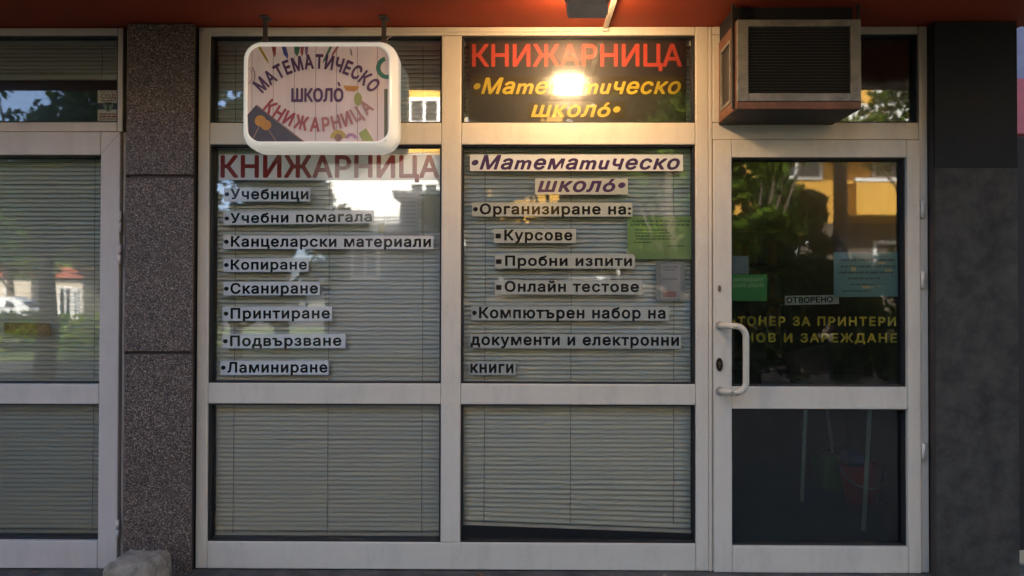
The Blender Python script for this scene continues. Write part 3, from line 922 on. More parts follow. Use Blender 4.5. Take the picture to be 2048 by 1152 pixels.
def poly(pts, mi):
    lev[0] += 1
    y = yA - 0.00004 * lev[0]
    vs = [bm.verts.new((*(lambda q: (q[0], y, q[1]))(SP(*p)),)) for p in pts]
    f = bm.faces.new(vs); f.material_index = mi
def ring_poly(cx, cy, ro, ri, a0, a1, mi, n=20, sx=1.0):
    lev[0] += 1
    y = yA - 0.00004 * lev[0]
    o_, i_ = [], []
    for k in range(n + 1):
        a = math.radians(a0 + (a1 - a0) * k / n)
        q = SP(cx + ro * math.cos(a) * sx, cy + ro * math.sin(a)); o_.append(bm.verts.new((q[0], y, q[1])))
        q = SP(cx + ri * math.cos(a) * sx, cy + ri * math.sin(a)); i_.append(bm.verts.new((q[0], y, q[1])))
    for k in range(n):
        try:
            f = bm.faces.new((o_[k], o_[k + 1], i_[k + 1], i_[k])); f.material_index = mi
        except ValueError: pass
for x in (150, 338, 525, 715, 900, 1085, 1262):
    poly([(x - 2, 146), (x + 2.5, 146), (x + 2.5, 988), (x - 2, 988)], 0)
poly([(198, 148), (228, 148), (290, 258), (300, 300), (270, 268)], 1)
poly([(322, 148), (365, 148), (362, 215), (352, 246), (338, 212)], 2)
poly([(414, 148), (452, 148), (472, 220), (468, 258), (430, 215)], 3)
poly([(528, 148), (576, 148), (568, 205), (548, 236), (530, 205)], 4)
poly([(580, 148), (612, 148), (604, 215), (592, 235), (580, 200)], 2)
poly([(616, 148), (650, 148), (644, 215), (634, 240), (620, 205)], 5)
poly([(838, 148), (862, 148), (806, 262), (776, 300), (786, 255)], 4)
poly([(900, 148), (922, 148), (878, 215), (850, 240), (862, 205)], 2)
ring_poly(1352, 335, 102, 62, 70, 255, 6)
poly([(1322, 522), (1352, 522), (1352, 950), (1335, 985), (1322, 985)], 7)
poly([(110, 752), (190, 662), (612, 988), (160, 988), (122, 940)], 8)
poly([(186, 668), (192, 660), (618, 988), (600, 988)], 12)
ring_poly(226, 806, 50, 0.5, 0, 360, 9); ring_poly(276, 842, 46, 0.5, 0, 360, 9)
poly([(215, 845), (222, 850), (160, 975), (150, 970)], 12)
poly([(290, 880), (298, 876), (370, 985), (360, 986)], 12)
poly([(958, 492), (1098, 496), (1092, 520), (1060, 545), (985, 540)], 9)
ring_poly(1090, 612, 58, 0.5, 0, 360, 10, sx=0.62)
ring_poly(915, 958, 72, 34, 180, 360, 1); ring_poly(915, 955, 34, 0.5, 0, 360, 12)
ring_poly(1030, 965, 52, 24, 185, 355, 11)
poly([(1095, 915), (1160, 870), (1232, 985), (1130, 985)], 10)
ring_poly(60, 405, 122, 112, -40, 40, 0); ring_poly(60, 405, 96, 90, -50, 50, 0)
poly([(1018, 170), (1030, 168), (1042, 226), (1030, 228)], 0)
obj('printed_picture', bm, AM, face)
def arc_text(name, s, cu, cv, R, a_half, h, m, up_side=True, y=yA - 0.0030):
    """letters set along an arc; centre (cu, cv) and radius in photo pixels"""
    glyph = []
    tot = 0
    for ch in s:
        me = text_mesh(ch, 0.042)
        lo, hi = bounds(me)
        w = hi[0] - lo[0]
        glyph.append((me, lo, hi, w)); tot += w + 0.13
    tot -= 0.13
    span = 2 * a_half
    pos = 0
    allv, allf = [], []
    mi = []
    for k, (me, lo, hi, w) in enumerate(glyph):
        t = (pos + w / 2) / tot
        pos += w + 0.13
        ang = -a_half + span * t
        px = cu + R * math.sin(ang)
        py = cv - R * math.cos(ang) if up_side else cv + R * math.cos(ang)
        p = W(px, py, y)
        sz = (h / 420.0) * (DIST + y) / DIST / CAP
        sxx = (R * span / 420.0) * (DIST + y) / DIST / tot
        rot = ang if up_side else -ang
        for v in me.vertices:
            x = (v.co.x - (lo[0] + hi[0]) / 2) * sxx; z = (v.co.y - CAP / 2) * sz
            xr = x * math.cos(rot) + z * math.sin(rot); zr = -x * math.sin(rot) + z * math.cos(rot)
            allv.append((p.x + xr, y - v.co.z * 0.05, p.z + zr))
        base = len(allv) - len(me.vertices)
        for f in me.polygons:
            allf.append([base + i for i in f.vertices]); mi.append(k)
    me = bpy.data.meshes.new(name); me.from_pydata(allv, [], allf)
    o = link_mesh(name, me, m, sg)
    if len(m) > 1:
        for f, k in zip(o.data.polygons, mi): f.material_index = min(len(m) - 1, int(k * len(m) / len(s)))
    return o
pur = mat('purple_print', (0.105, 0.025, 0.115), 0.35, 0.1)
reds = [mat('red_print', (0.44, 0.055, 0.05), 0.35, 0.1), mat('faded_red_print', (0.50, 0.10, 0.09), 0.35, 0.1), mat('washed_red_print', (0.52, 0.19, 0.17), 0.35, 0.1), mat('pink_faded_print', (0.53, 0.26, 0.23), 0.35, 0.1)]
arc_text('arched_lettering', 'МАТЕМАТИЧЕСКО', 634, 280.5, 157.5, math.radians(49), 27, [pur])
arc_text('curved_lettering', 'КНИЖАРНИЦА', 637, 101, 148, math.radians(44), 26.5, reds, up_side=False)
text('straight_lettering', 'ШКОЛО', 582.5, 687, 177.5, 202.5, yA - 0.003, pur, sg, 0.045)
bm = bmesh.new()
aq = [Zc(905, 462), Zc(925, 462), Zc(938, 497), Zc(918, 497)]
add_prism(bm, [(W(u, v, yA - 0.003).x, W(u, v, yA - 0.003).z) for u, v in aq], yA - 0.0038, yA - 0.003)
obj('accent', bm, pur, sg)
for u in (531, 768):
    bm = bmesh.new()
    pb = W(u, 80, -0.15)
    add_box(bm, pb.x - 0.011, pb.x + 0.011, -0.156, -0.150, fz1 + 0.030, zSOF - 0.003, 0.001)
    add_box(bm, pb.x - 0.020, pb.x + 0.020, -0.185, -0.110, zSOF - 0.006, zSOF - 0.0015, 0.001)
    add_box(bm, pb.x - 0.014, pb.x + 0.014, -0.165, -0.140, fz1 + 0.034, fz1 + 0.052, 0.001)
    obj('hanging_bracket', bm, mat('painted_steel', (0.09, 0.075, 0.06), 0.55, 0.2, 30), sg)
cb = [W(772, 84, -0.14), W(776, 76, -0.12), W(786, 71, -0.05), W(800, 70, -0.034)]
bm = bmesh.new(); add_tube(bm, cb, 0.0022, 6)
obj('supply_cable', bm, mat('white_cable', (0.5, 0.47, 0.42), 0.5), sg)

# ------------------------------------------------------------------ floodlight
yL = -0.60
lc = W(1174, 6, yL)
fl = thing('floodlight', 'grey floodlight hanging from the orange soffit, turned to the shopfront', 'floodlight', (lc.x, yL, zSOF))
hw = 0.083
tiltL = math.radians(36)
def LR(x, a, b):
    """local lamp frame: a along the light direction, b upward"""
    dy, dz = math.cos(tiltL), -math.sin(tiltL)
    uy, uz = math.sin(tiltL), math.cos(tiltL)
    return Vector((lc.x + x, yL + a * dy + b * uy, lc.z + 0.012 + a * dz + b * uz))
def lbox(bm, x0, x1, a0, a1, b0, b1, taper=0.0):
    vs = []
    for x in (x0, x1):
        for a in (a0, a1):
            for b in (b0, b1):
                k = taper if a == a0 else 0
                xx = x + (k if x == x0 else -k); bb_ = b + (k if b == b0 else -k)
                vs.append(bm.verts.new(LR(xx, a, bb_)))
    for f in [(0, 1, 3, 2), (4, 6, 7, 5), (0, 4, 5, 1), (2, 3, 7, 6), (0, 2, 6, 4), (1, 5, 7, 3)]: bm.faces.new([vs[i] for i in f])
mg = mat('grey_cast_aluminium', (0.58, 0.52, 0.47), 0.45, 0.1, 20, metal=0.2)
bm = bmesh.new(); lbox(bm, -hw, hw, -0.02, 0.018, -0.058, 0.058, 0.004); lbox(bm, -hw + 0.010, hw - 0.010, -0.055, -0.0205, -0.048, 0.048, 0.012)
lbox(bm, -hw, -hw + 0.006, 0.0185, 0.030, -0.058, 0.058); lbox(bm, hw - 0.006, hw, 0.0185, 0.030, -0.058, 0.058)
lbox(bm, -hw + 0.0065, hw - 0.0065, 0.0185, 0.044, -0.058, -0.053); lbox(bm, -hw + 0.0065, hw - 0.0065, 0.0185, 0.024, 0.053, 0.058)
obj('lamp_housing', bm, mg, fl)
for k in range(9):
    x = -hw + 0.026 + k * (2 * hw - 0.052) / 8
    bm = bmesh.new(); lbox(bm, x - 0.0016, x + 0.0016, -0.070, -0.054, -0.036, 0.036)
    obj('cooling_fin', bm, mat('dark_fin', (0.07, 0.055, 0.05), 0.6) if k == 0 else bpy.data.materials['dark_fin'], fl)
bm = bmesh.new()
lbox(bm, -0.070, 0.070, 0.0185, 0.0190, -0.048, 0.048)
a_ = [bm.verts.new(LR(x, 0.0192, b)) for x, b in ((-0.070, -0.048), (0.070, -0.048), (0.070, 0.048), (-0.070, 0.048))]
b_ = [bm.verts.new(LR(x, 0.034, b)) for x, b in ((-0.045, -0.028), (0.045, -0.028), (0.045, 0.028), (-0.045, 0.028))]
for k in range(4): bm.faces.new((a_[k], a_[(k + 1) % 4], b_[(k + 1) % 4], b_[k]))
bm.faces.new(b_)
me = bpy.data.meshes.new('lamp_lens'); bm.normal_update(); bm.to_mesh(me); bm.free()
lens = link_mesh('lamp_lens', me, emit_mat('warm_light', (1.0, 0.64, 0.33), 46.0), fl)
for s in (-1, 1):
    bm = bmesh.new(); lbox(bm, s * hw - 0.002 if s > 0 else -hw - 0.006, s * hw + 0.006 if s > 0 else -hw + 0.002, -0.012, 0.004, -0.01, 0.012)
    xb2 = lc.x + s * (hw + 0.005)
    add_box(bm, xb2 - 0.0022, xb2 + 0.0022, yL - 0.012, yL + 0.012, lc.z, zSOF - 0.004)
    obj('yoke_arm', bm, mg, fl)
bm = bmesh.new(); add_box(bm, lc.x - hw - 0.008, lc.x + hw + 0.008, yL - 0.013, yL + 0.013, zSOF - 0.0038, zSOF - 0.0005)
obj('mounting_plate', bm, mg, fl)
# cable trunking along the soffit from the window head to the lamp
ta, tb_ = W(1208, 60, -0.035), None
tr_ = thing('cable_trunking', 'pale plastic cable trunking crossing the soffit beside the floodlight', 'cable trunking', (ta.x, -0.35, zSOF - 0.03))
xtc = WX(1209, 60, -0.03) + 0.004
bm = bmesh.new(); add_box(bm, xtc - 0.011, xtc + 0.011, -0.80, yF - 0.004, zSOF - 0.018, zSOF - 0.0008, 0.002)
obj('trunking_body', bm, M['frame'], tr_)
bm = bmesh.new(); add_box(bm, xtc - 0.014, xtc + 0.014, yF - 0.022, yF - 0.002, zSOF - 0.030, zSOF - 0.0185, 0.003)
obj('trunking_end', bm, mg, tr_)

# ------------------------------------------------------------------ air conditioner box above the door
yAC = -0.345
ac = thing('air_conditioner', 'old window air conditioner in a rusty brown case jutting out above the door', 'air conditioner', (WX(1590), yAC / 2, WZ(245, 1600)))
A0, A1 = WX(1474, 130, yAC), WX(1721, 130, yAC)
zA1, zA0 = W(1600, 40, yAC).z, W(1600, 217, yAC).z
mb_ = mat('rusty_brown_paint', (0.19, 0.075, 0.035), 0.6, 0.35, 12, bmp=0.2)
mbd = mat('dark_case', (0.022, 0.015, 0.011), 0.6, 0.35, 8)
mfr = mat('worn_grey_paint', (0.24, 0.215, 0.17), 0.6, 0.4, 14)
yW = yF - 0.001
bm = bmesh.new()
add_box(bm, A0 + 0.004, A1 - 0.004, yAC + 0.012, 0.4, zA0 + 0.006, zA1, 0)
obj('case_body', bm, mbd, ac)
# side panel with framed slot
for sx, xo in ((1, A0), (-1, A1)):
    bm = bmesh.new()
    xi = xo + sx * 0.004
    add_box(bm, xo, xi, yAC + 0.012, yAC + 0.10, zA0, zA1); add_box(bm, xo, xi, yW - 0.035, yW, zA0, zA1)
    add_box(bm, xo, xi, yAC + 0.1, yW - 0.035, zA1 - 0.06, zA1); add_box(bm, xo, xi, yAC + 0.1, yW - 0.035, zA0, zA0 + 0.055)
    obj('side_panel', bm, mb_, ac)
    bm = bmesh.new(); xa_ = xo - sx * 0.004
    for (y0_, y1_, z0_, z1_) in ((yAC + 0.10, yAC + 0.115, zA0 + 0.05, zA1 - 0.05), (yW - 0.05, yW - 0.035, zA0 + 0.05, zA1 - 0.05), (yAC + 0.115, yW - 0.05, zA0 + 0.05, zA0 + 0.065), (yAC + 0.115, yW - 0.05, zA1 - 0.065, zA1 - 0.05)):
        add_box(bm, xa_, xi, y0_, y1_, z0_, z1_)
    obj('slot_frame', bm, mfr, ac)
bm = bmesh.new(); add_box(bm, A0, A1, yAC + 0.004, yW, zA0 - 0.003, zA0 + 0.005)
obj('case_floor', bm, mbd, ac)
# front frame and grille
gx0, gx1 = WX(1496, 130, yAC), WX(1701, 130, yAC)
gz1, gz0 = W(1600, 54, yAC).z, W(1600, 187, yAC).z
fz_lo = W(1600, 203, yAC).z
for nm, c in (('front_bar', (A0, gx0, fz_lo, zA1)), ('front_bar', (gx1, A1, fz_lo, zA1)), ('front_bar', (gx0, gx1, gz1, zA1)), ('front_bar', (gx0, gx1, fz_lo, gz0))):
    bm = bmesh.new(); add_box(bm, c[0] + 0.0004, c[1] - 0.0004, yAC - 0.008, yAC + 0.0115, c[2], c[3] - 0.0004, 0.002)
    obj(nm, bm, mfr, ac)
bm = bmesh.new(); add_box(bm, A0, A1, yAC - 0.004, yAC + 0.0115, zA0 - 0.003, fz_lo - 0.001, 0.002)
obj('drip_lip', bm, mb_, ac)
n = 22
bmz = (gz1 - gz0) / n
for k in range(n):
    z = gz0 + (k + 0.5) * bmz
    bm = bmesh.new(); add_box(bm, gx0 + 0.001, gx1 - 0.001, yAC + 0.000, yAC + 0.007, z - 0.0022, z + 0.0022)
    bmesh.ops.rotate(bm, verts=bm.verts, cent=(0, yAC + 0.0035, z), matrix=Matrix.Rotation(math.radians(25), 3, 'X'))
    obj('grille_louvre', bm, mat('dark_louvre', (0.024, 0.022, 0.014), 0.5, 0.2) if k == 0 else bpy.data.materials['dark_louvre'], ac)
bm = bmesh.new()
for x in (A0 - 0.012, A1 + 0.002):
    add_box(bm, x, x + 0.010, yAC + 0.03, yAC + 0.05, zA0 + 0.01, zSOF - 0.002)
obj('hanger_strap', bm, mbd, ac)
bm = bmesh.new(); add_box(bm, A0 + 0.004, A1 - 0.004, yAC + 0.07, yW, zA1 + 0.001, zSOF - 0.003)
obj('top_hood', bm, mat('black_hood', (0.010, 0.007, 0.006), 0.8), ac)

# ------------------------------------------------------------------ concrete block by the pillar
bc = W(272, 1128, -0.20)
bm = bmesh.new()
z1 = W(272, 1102, -0.22).z
zb0 = GZ
x0, x1 = W(230, 1128, -0.30).x, W(322, 1128, -0.30).x
add_box(bm, x0, x1, -0.42, -0.18, zb0, z1, 0.03, seg=3)
bmesh.ops.subdivide_edges(bm, edges=[e for e in bm.edges if e.calc_length() > 0.05], cuts=5, use_grid_fill=True)
for v in bm.verts:
    v.co += Vector((random.uniform(-1, 1), random.uniform(-1, 1), random.uniform(-1, 1))) * 0.0055
    v.co.x += (z1 - v.co.z) * (-0.10 if v.co.x < (x0 + x1) / 2 else 0.02)
tag(obj('concrete_block', bm, M['concrete'], smooth=True), 'rough concrete block on the ground before the speckled pillar', 'block')
# leaves and litter on the sill
lm = [mat('dry_leaf', (0.20, 0.085, 0.03), 0.8, 0.3, 40), mat('pale_leaf', (0.24, 0.19, 0.11), 0.8, 0.3, 40)]
for k, (u, n_) in enumerate(((960, 0), (968, 0), (832, 1), (70, 0), (1225, 1), (1010, 1), (1330, 1))):
    c = W(u, 1143 + (k % 3), -0.10)
    bm = bmesh.new()
    L_, w_ = random.uniform(0.016, 0.026), random.uniform(0.008, 0.013)
    a0 = random.uniform(0, 3.14)
    pts = [(-L_, 0, 0), (-L_ * .3, w_, 0.004), (L_ * .5, w_ * .7, 0.002), (L_, 0, 0.006), (L_ * .4, -w_, 0.001), (-L_ * .4, -w_ * .8, 0.003)]
    vs = [bm.verts.new((c.x + x * math.cos(a0) - y * math.sin(a0), -0.10 - 0.03 * (k % 3) + x * math.sin(a0) + y * math.cos(a0), zB + z + 0.001)) for x, y, z in pts]
    cen = bm.verts.new((c.x, -0.10 - 0.03 * (k % 3), zB + 0.0005))
    for i in range(6): bm.faces.new((vs[i], vs[(i + 1) % 6], cen))
    o = obj('fallen_leaf', bm, lm[n_])
    tag(o, ['small rust brown dry leaf lying on the sill', 'small pale dry leaf lying on the sill'][n_], 'leaf', ['rust brown leaves on the sill', 'pale leaves on the sill'][n_])

# ------------------------------------------------------------------ inside the shop, seen through the door
IZ = zB + 0.01
def IN(u, v):
    """interior floor point seen at (u, v)"""
    d = ray(u, v)
    t = (IZ - CAM.z) / d.z
    return CAM + d * t
bk = IN(1722, 1003)
bt = thing('bucket', 'red plastic bucket with a white handle inside the door', 'bucket', (bk.x, bk.y, IZ))
bm = bmesh.new(); add_lathe(bm, (bk.x, bk.y, IZ), [(0.001, 0.002), (0.095, 0.002), (0.128, 0.22), (0.136, 0.222), (0.136, 0.235), (0.124, 0.235), (0.09, 0.012), (0.001, 0.012)], 28)
obj('bucket_body', bm, mat('red_plastic', (0.70, 0.05, 0.04), 0.35), bt)
bm = bmesh.new(); add_tube(bm, [(bk.x - 0.137 * math.cos(a), bk.y - 0.150 * math.sin(a) * 0.9, IZ + 0.225 - 0.115 * math.sin(a)) for a in [math.pi * k / 14 for k in range(15)]], 0.004, 8)
obj('bucket_handle', bm, mat('white_plastic', (0.6, 0.58, 0.5), 0.4), bt)
bm = bmesh.new()
add_box(bm, bk.x - 0.11, bk.x + 0.0, bk.y - 0.07, bk.y + 0.07, IZ + 0.236, IZ + 0.32, 0.02)
tag(obj('cleaning_cloth', bm, mat('blue_cloth', (0.03, 0.09, 0.26), 0.8)), 'folded blue cloth lying on the red bucket', 'cloth')
# table with pale steel legs
tf = IN(1727, 1062)
tb2 = IN(1604, 1003)
tt = thing('table', 'dark topped table with thin pale steel legs inside the door', 'table', ((tf.x + tb2.x) / 2, tf.y + 0.5, IZ))
hT = 0.74
legs = [((tf.x, tf.y, IZ), (tf.x + 0.05, tf.y + 0.02, IZ + hT)), ((tb2.x, tb2.y, IZ), (tb2.x + 0.03, tb2.y, IZ + hT)),
        ((tf.x + 0.55, tf.y + 0.05, IZ), (tf.x + 0.50, tf.y + 0.05, IZ + hT)), ((tb2.x + 0.6, tb2.y + 0.2, IZ), (tb2.x + 0.58, tb2.y + 0.2, IZ + hT))]
for a, b in legs:
    bm = bmesh.new(); add_tube(bm, [a, b], 0.012, 10)
    obj('leg', bm, mat('pale_steel', (0.62, 0.66, 0.56), 0.4) if 'pale_steel' not in bpy.data.materials else bpy.data.materials['pale_steel'], tt)
bm = bmesh.new(); add_box(bm, tb2.x - 0.02, tf.x + 0.62, tf.y - 0.02, tb2.y + 0.3, IZ + hT, IZ + hT + 0.025, 0.004)
obj('table_top', bm, mat('dark_green_top', (0.10, 0.22, 0.09), 0.35), tt)
# green bag, leaning board, low shelf with blue folder
bg_ = IN(1668, 985)
bm = bmesh.new(); add_box(bm, bg_.x - 0.07, bg_.x + 0.07, bg_.y, bg_.y + 0.18, IZ, IZ + 0.24, 0.03, seg=3)
for v in bm.verts: v.co.x += (v.co.z - IZ) * 0.12 * math.sin(v.co.y * 30)
tag(obj('carrier_bag', bm, mat('green_plastic', (0.06, 0.22, 0.02), 0.4), smooth=True), 'green carrier bag beside the red bucket', 'bag')
bd = IN(1700, 985)
bt2 = thing('folded_board', 'tall brown folded display board leaning inside the door', 'board', (bd.x, bd.y + 0.25, IZ))
bm = bmesh.new(); add_box(bm, bd.x - 0.20, bd.x + 0.10, bd.y + 0.24, bd.y + 0.27, IZ + 0.25, IZ + 0.95)
bmesh.ops.rotate(bm, verts=bm.verts, cent=(bd.x, bd.y + 0.25, IZ + 0.25), matrix=Matrix.Rotation(math.radians(-12), 3, 'Y'))
obj('board_panel', bm, mat('brown_board', (0.12, 0.07, 0.055), 0.6, 0.3, 4), bt2)
bm = bmesh.new(); add_tube(bm, [(bd.x + 0.0, bd.y + 0.22, IZ), (bd.x - 0.10, bd.y + 0.20, IZ + 0.75)], 0.012, 8)
obj('prop', bm, bpy.data.materials['pale_steel'], bt2)
# counter at the back
ct = thing('counter', 'dark shop counter at the back of the room behind the door', 'counter', (WX(1530, 900, 2.4), 2.6, IZ))
cx0, cx1 = W(1420, 900, 2.4).x, W(1620, 900, 2.4).x
bm = bmesh.new(); add_box(bm, cx0, cx1, 2.4, 3.0, IZ, IZ + 0.72); obj('counter_body', bm, mat('dark_wood', (0.055, 0.035, 0.03), 0.5, 0.3, 5), ct)
bm = bmesh.new(); add_box(bm, cx0 - 0.02, cx1 + 0.02, 2.37, 3.02, IZ + 0.721, IZ + 0.75); obj('counter_top', bm, mat('dull_top', (0.13, 0.12, 0.12), 0.4), ct)
bm = bmesh.new(); add_box(bm, W(1512, 930, 2.38).x, W(1582, 930, 2.38).x, 2.385, 2.398, W(1540, 945, 2.38).z, W(1540, 928, 2.38).z); obj('drawer_front', bm, mat('pale_drawer', (0.30, 0.32, 0.28), 0.5), ct)
bm = bmesh.new(); add_box(bm, W(1462, 905, 2.36).x, W(1480, 905, 2.36).x, 2.30, 2.36, IZ + 0.42, IZ + 0.50)
tag(obj('blue_folder', bm, mat('blue_folder', (0.08, 0.12, 0.42), 0.4)), 'small bright blue packet before the dark counter', 'packet')
bm = bmesh.new()
add_box(bm, W(1560, 620, 2.7).x, W(1700, 620, 2.7).x, 2.65, 2.70, IZ + 0.86, IZ + 1.22, 0.01)
mo = thing('monitor', 'dark computer monitor standing on the counter behind the open sign', 'monitor', (W(1630, 620, 2.7).x, 2.7, IZ + 0.75))
obj('screen', bm, mat('black_plastic', (0.02, 0.022, 0.025), 0.3), mo)
bm = bmesh.new(); add_box(bm, W(1620, 620, 2.7).x, W(1640, 620, 2.7).x, 2.70, 2.73, IZ + 0.76, IZ + 0.9); add_box(bm, W(1600, 620, 2.7).x, W(1660, 620, 2.7).x, 2.62, 2.80, IZ + 0.7505, IZ + 0.765)
obj('stand', bm, bpy.data.materials['black_plastic'], mo)

# shelving along the side wall
shf = thing('shelf_unit', 'brown shelf unit with books on the back wall of the shop', 'shelf', (W(1560, 560, 3.2).x, 3.25, IZ))
sx0, sx1 = W(1455, 560, 3.2).x, W(1690, 560, 3.2).x
mwood = mat('brown_shelf', (0.20, 0.11, 0.045), 0.6, 0.2, 4)
for z in (0.95, 1.25, 1.55, 1.85):
    bm = bmesh.new(); add_box(bm, sx0, sx1, 3.12, 3.38, IZ + z, IZ + z + 0.02); obj('shelf_board', bm, mwood, shf)
for x in (sx0 - 0.021, sx1 + 0.001):
    bm = bmesh.new(); add_box(bm, x, x + 0.02, 3.12, 3.38, IZ, IZ + 1.9); obj('upright', bm, mwood, shf)
bcols = [(0.30, 0.10, 0.05), (0.10, 0.16, 0.20), (0.36, 0.28, 0.10), (0.20, 0.24, 0.12), (0.30, 0.28, 0.24)]
bms = [mat('book_cover', c, 0.5) for c in bcols]
for si, z in enumerate((0.97, 1.27, 1.57)):
    x = sx0 + 0.01
    while x < sx1 - 0.05:
        w_ = random.uniform(0.02, 0.045); h_ = random.uniform(0.17, 0.25)
        if random.random() < 0.85:
            bm = bmesh.new(); add_box(bm, x, x + w_ - 0.001, 3.14, 3.32, IZ + z + 0.0005, IZ + z + h_)
            k_ = random.randrange(5)
            tag(obj('book', bm, bms[k_]), ['red brown', 'dark blue', 'ochre', 'olive', 'grey'][k_] + ' book standing on the shelf unit at the back of the shop', 'book', ['red brown', 'dark blue', 'ochre', 'olive', 'grey'][k_] + ' books on the shelf')
        x += w_

# ================================================================== THE STREET THAT THE GLASS MIRRORS
def leaf_cloud(centres, n, size, rnd):
    """leaf faces clumped round the given centres: (x, y, z, r)"""
    C_ = np.array(centres, dtype=float)
    wgt = C_[:, 3] ** 2; wgt /= wgt.sum()
    k = rnd.choice(len(C_), n, p=wgt)
    d = rnd.normal(size=(n, 3)); d /= np.linalg.norm(d, axis=1)[:, None]
    rad = C_[k, 3] * rnd.uniform(0.35, 1.05, n) ** 0.6
    p = C_[k, :3] + d * rad[:, None] * np.array([1.0, 1.0, 0.8])
    a = rnd.normal(size=(n, 3)); a /= np.linalg.norm(a, axis=1)[:, None]
    b = np.cross(a, rnd.normal(size=(n, 3))); b /= np.linalg.norm(b, axis=1)[:, None]
    s = size * rnd.uniform(0.6, 1.3, n)[:, None]
    V = np.stack([p - a * s, p + b * s * 0.5, p + a * s, p - b * s * 0.5], 1).reshape(-1, 3)
    Fc = np.arange(n * 4).reshape(-1, 4)
    me = bpy.data.meshes.new('crown')
    me.from_pydata(V.tolist(), [], Fc.tolist())
    return me
M['bark'] = mat('bark', (0.10, 0.075, 0.05), 0.9, 0.3, 12, bmp=0.5)
M['leafA'] = leaf_mat('leaf_bright', (0.07, 0.13, 0.015), (0.17, 0.24, 0.03))
M['leafB'] = leaf_mat('leaf_dark', (0.025, 0.055, 0.012), (0.07, 0.11, 0.025))
def tree(x, y, h, cr, base, label, leaf, n=6500, size=0.10, seed=1, name='street_tree'):
    rd = np.random.default_rng(seed); rn = random.Random(seed)
    t = thing(name, label, 'tree', (x, y, GZ), 'trees across the street')
    zc = GZ + base + (h - base) / 2
    bm = bmesh.new()
    top = Vector((x + rn.uniform(-.2, .2), y, GZ + base + (h - base) * 0.6))
    add_tube(bm, [(x, y, GZ - 0.1), (x + 0.05, y, GZ + base * 0.5), (x, y, GZ + base), top], [0.20, 0.15, 0.12, 0.04], 9)
    cs = []
    for k in range(26):
        a = rn.uniform(0, 6.28); rr = cr * math.sqrt(rn.random()) * 0.85
        zz = zc + (rn.random() - 0.5) * (h - base) * (1 - 0.45 * (rr / cr))
        c = (x + rr * math.cos(a), y + rr * math.sin(a) * 0.8, zz, cr * rn.uniform(0.20, 0.38))
        cs.append(c)
        if k < 10:
            s_ = Vector((x, y, GZ + base * rn.uniform(0.75, 1.2)))
            add_tube(bm, [s_, (s_ + Vector(c[:3])) / 2 + Vector((0, 0, -0.1)), Vector(c[:3])], [0.055, 0.035, 0.012], 6)
    obj('trunk', bm, M['bark'], t)
    me = leaf_cloud(cs, n, size, rd)
    link_mesh('crown', me, M[leaf], t)
    return t
def tree_at(u, v_mid, L, **k):
    p = MIR(u, v_mid, L)
    return tree(p.x, -L, **k)
tree_at(1345, 380, 9.6, h=5.6, cr=1.15, base=1.9, label='bright green street tree mirrored at the right edge of the middle window', leaf='leafA', seed=3)
tree_at(1500, 380, 9.5, h=4.9, cr=1.25, base=1.6, label='bright green young tree mirrored left in the door glass', leaf='leafA', n=5000, seed=4)
tree_at(1565, 420, 13.2, h=3.9, cr=1.0, base=1.0, label='dark tree mirrored behind the young tree in the door glass', leaf='leafB', seed=5)
tree_at(1120, 420, 12.5, h=8.2, cr=2.3, base=1.3, label='dark broad tree mirrored in the centre of the middle window', leaf='leafB', n=14000, seed=6)
tree_at(90, 350, 10.5, h=6.6, cr=2.7, base=2.1, label='tall leafy tree mirrored in the next shop door', leaf='leafB', n=8500, seed=8)
tree_at(-160, 420, 15, h=6.0, cr=2.4, base=2.0, label='leafy tree mirrored beyond the left edge of the next shop door', leaf='leafB', n=6000, seed=9)
tree_at(400, 330, 12.0, h=7.2, cr=2.2, base=2.4, label='leafy tree mirrored at the left edge of the left window', leaf='leafB', n=7500, seed=10)
tree_at(1905, 250, 10.0, h=6.4, cr=1.9, base=2.3, label='leafy tree mirrored in the transom light beside the air conditioner', leaf='leafA', n=6000, seed=11)
tree_at(205, 520, 26, h=6.5, cr=3.0, base=1.8, label='far tree mirrored over the red roofed garage', leaf='leafB', n=6000, size=0.16, seed=12)
tree_at(20, 500, 30, h=8.0, cr=3.6, base=2.0, label='far yellowish tree mirrored above the parked car', leaf='leafA', n=6000, size=0.18, seed=13)

tree_at(560, 420, 11.5, h=5.6, cr=1.6, base=1.3, label='dark tree mirrored behind the lettering of the left window', leaf='leafB', n=9000, seed=31)
tree_at(470, 520, 14.0, h=5.0, cr=2.0, base=0.8, label='low dark tree mirrored low at the left edge of the left window', leaf='leafB', n=9000, seed=32)
tree_at(960, 430, 11.8, h=7.4, cr=1.3, base=1.0, label='dark tree mirrored at the left edge of the middle window', leaf='leafB', n=12000, seed=33)
tree_at(1250, 430, 12.6, h=8.0, cr=1.7, base=1.0, label='dark tree mirrored behind the green notice', leaf='leafB', n=13000, seed=34)
tree_at(1420, 460, 13.6, h=5.6, cr=1.9, base=0.9, label='dark tree mirrored beside the door handle', leaf='leafB', n=9000, seed=35)
t_ = tree(5.7, -3.7, h=5.6, cr=1.7, base=2.1, label='street tree before the right pillar, outside the picture', leaf='leafB', n=9000, seed=36)  # out of view, added to shade the right of the shopfront
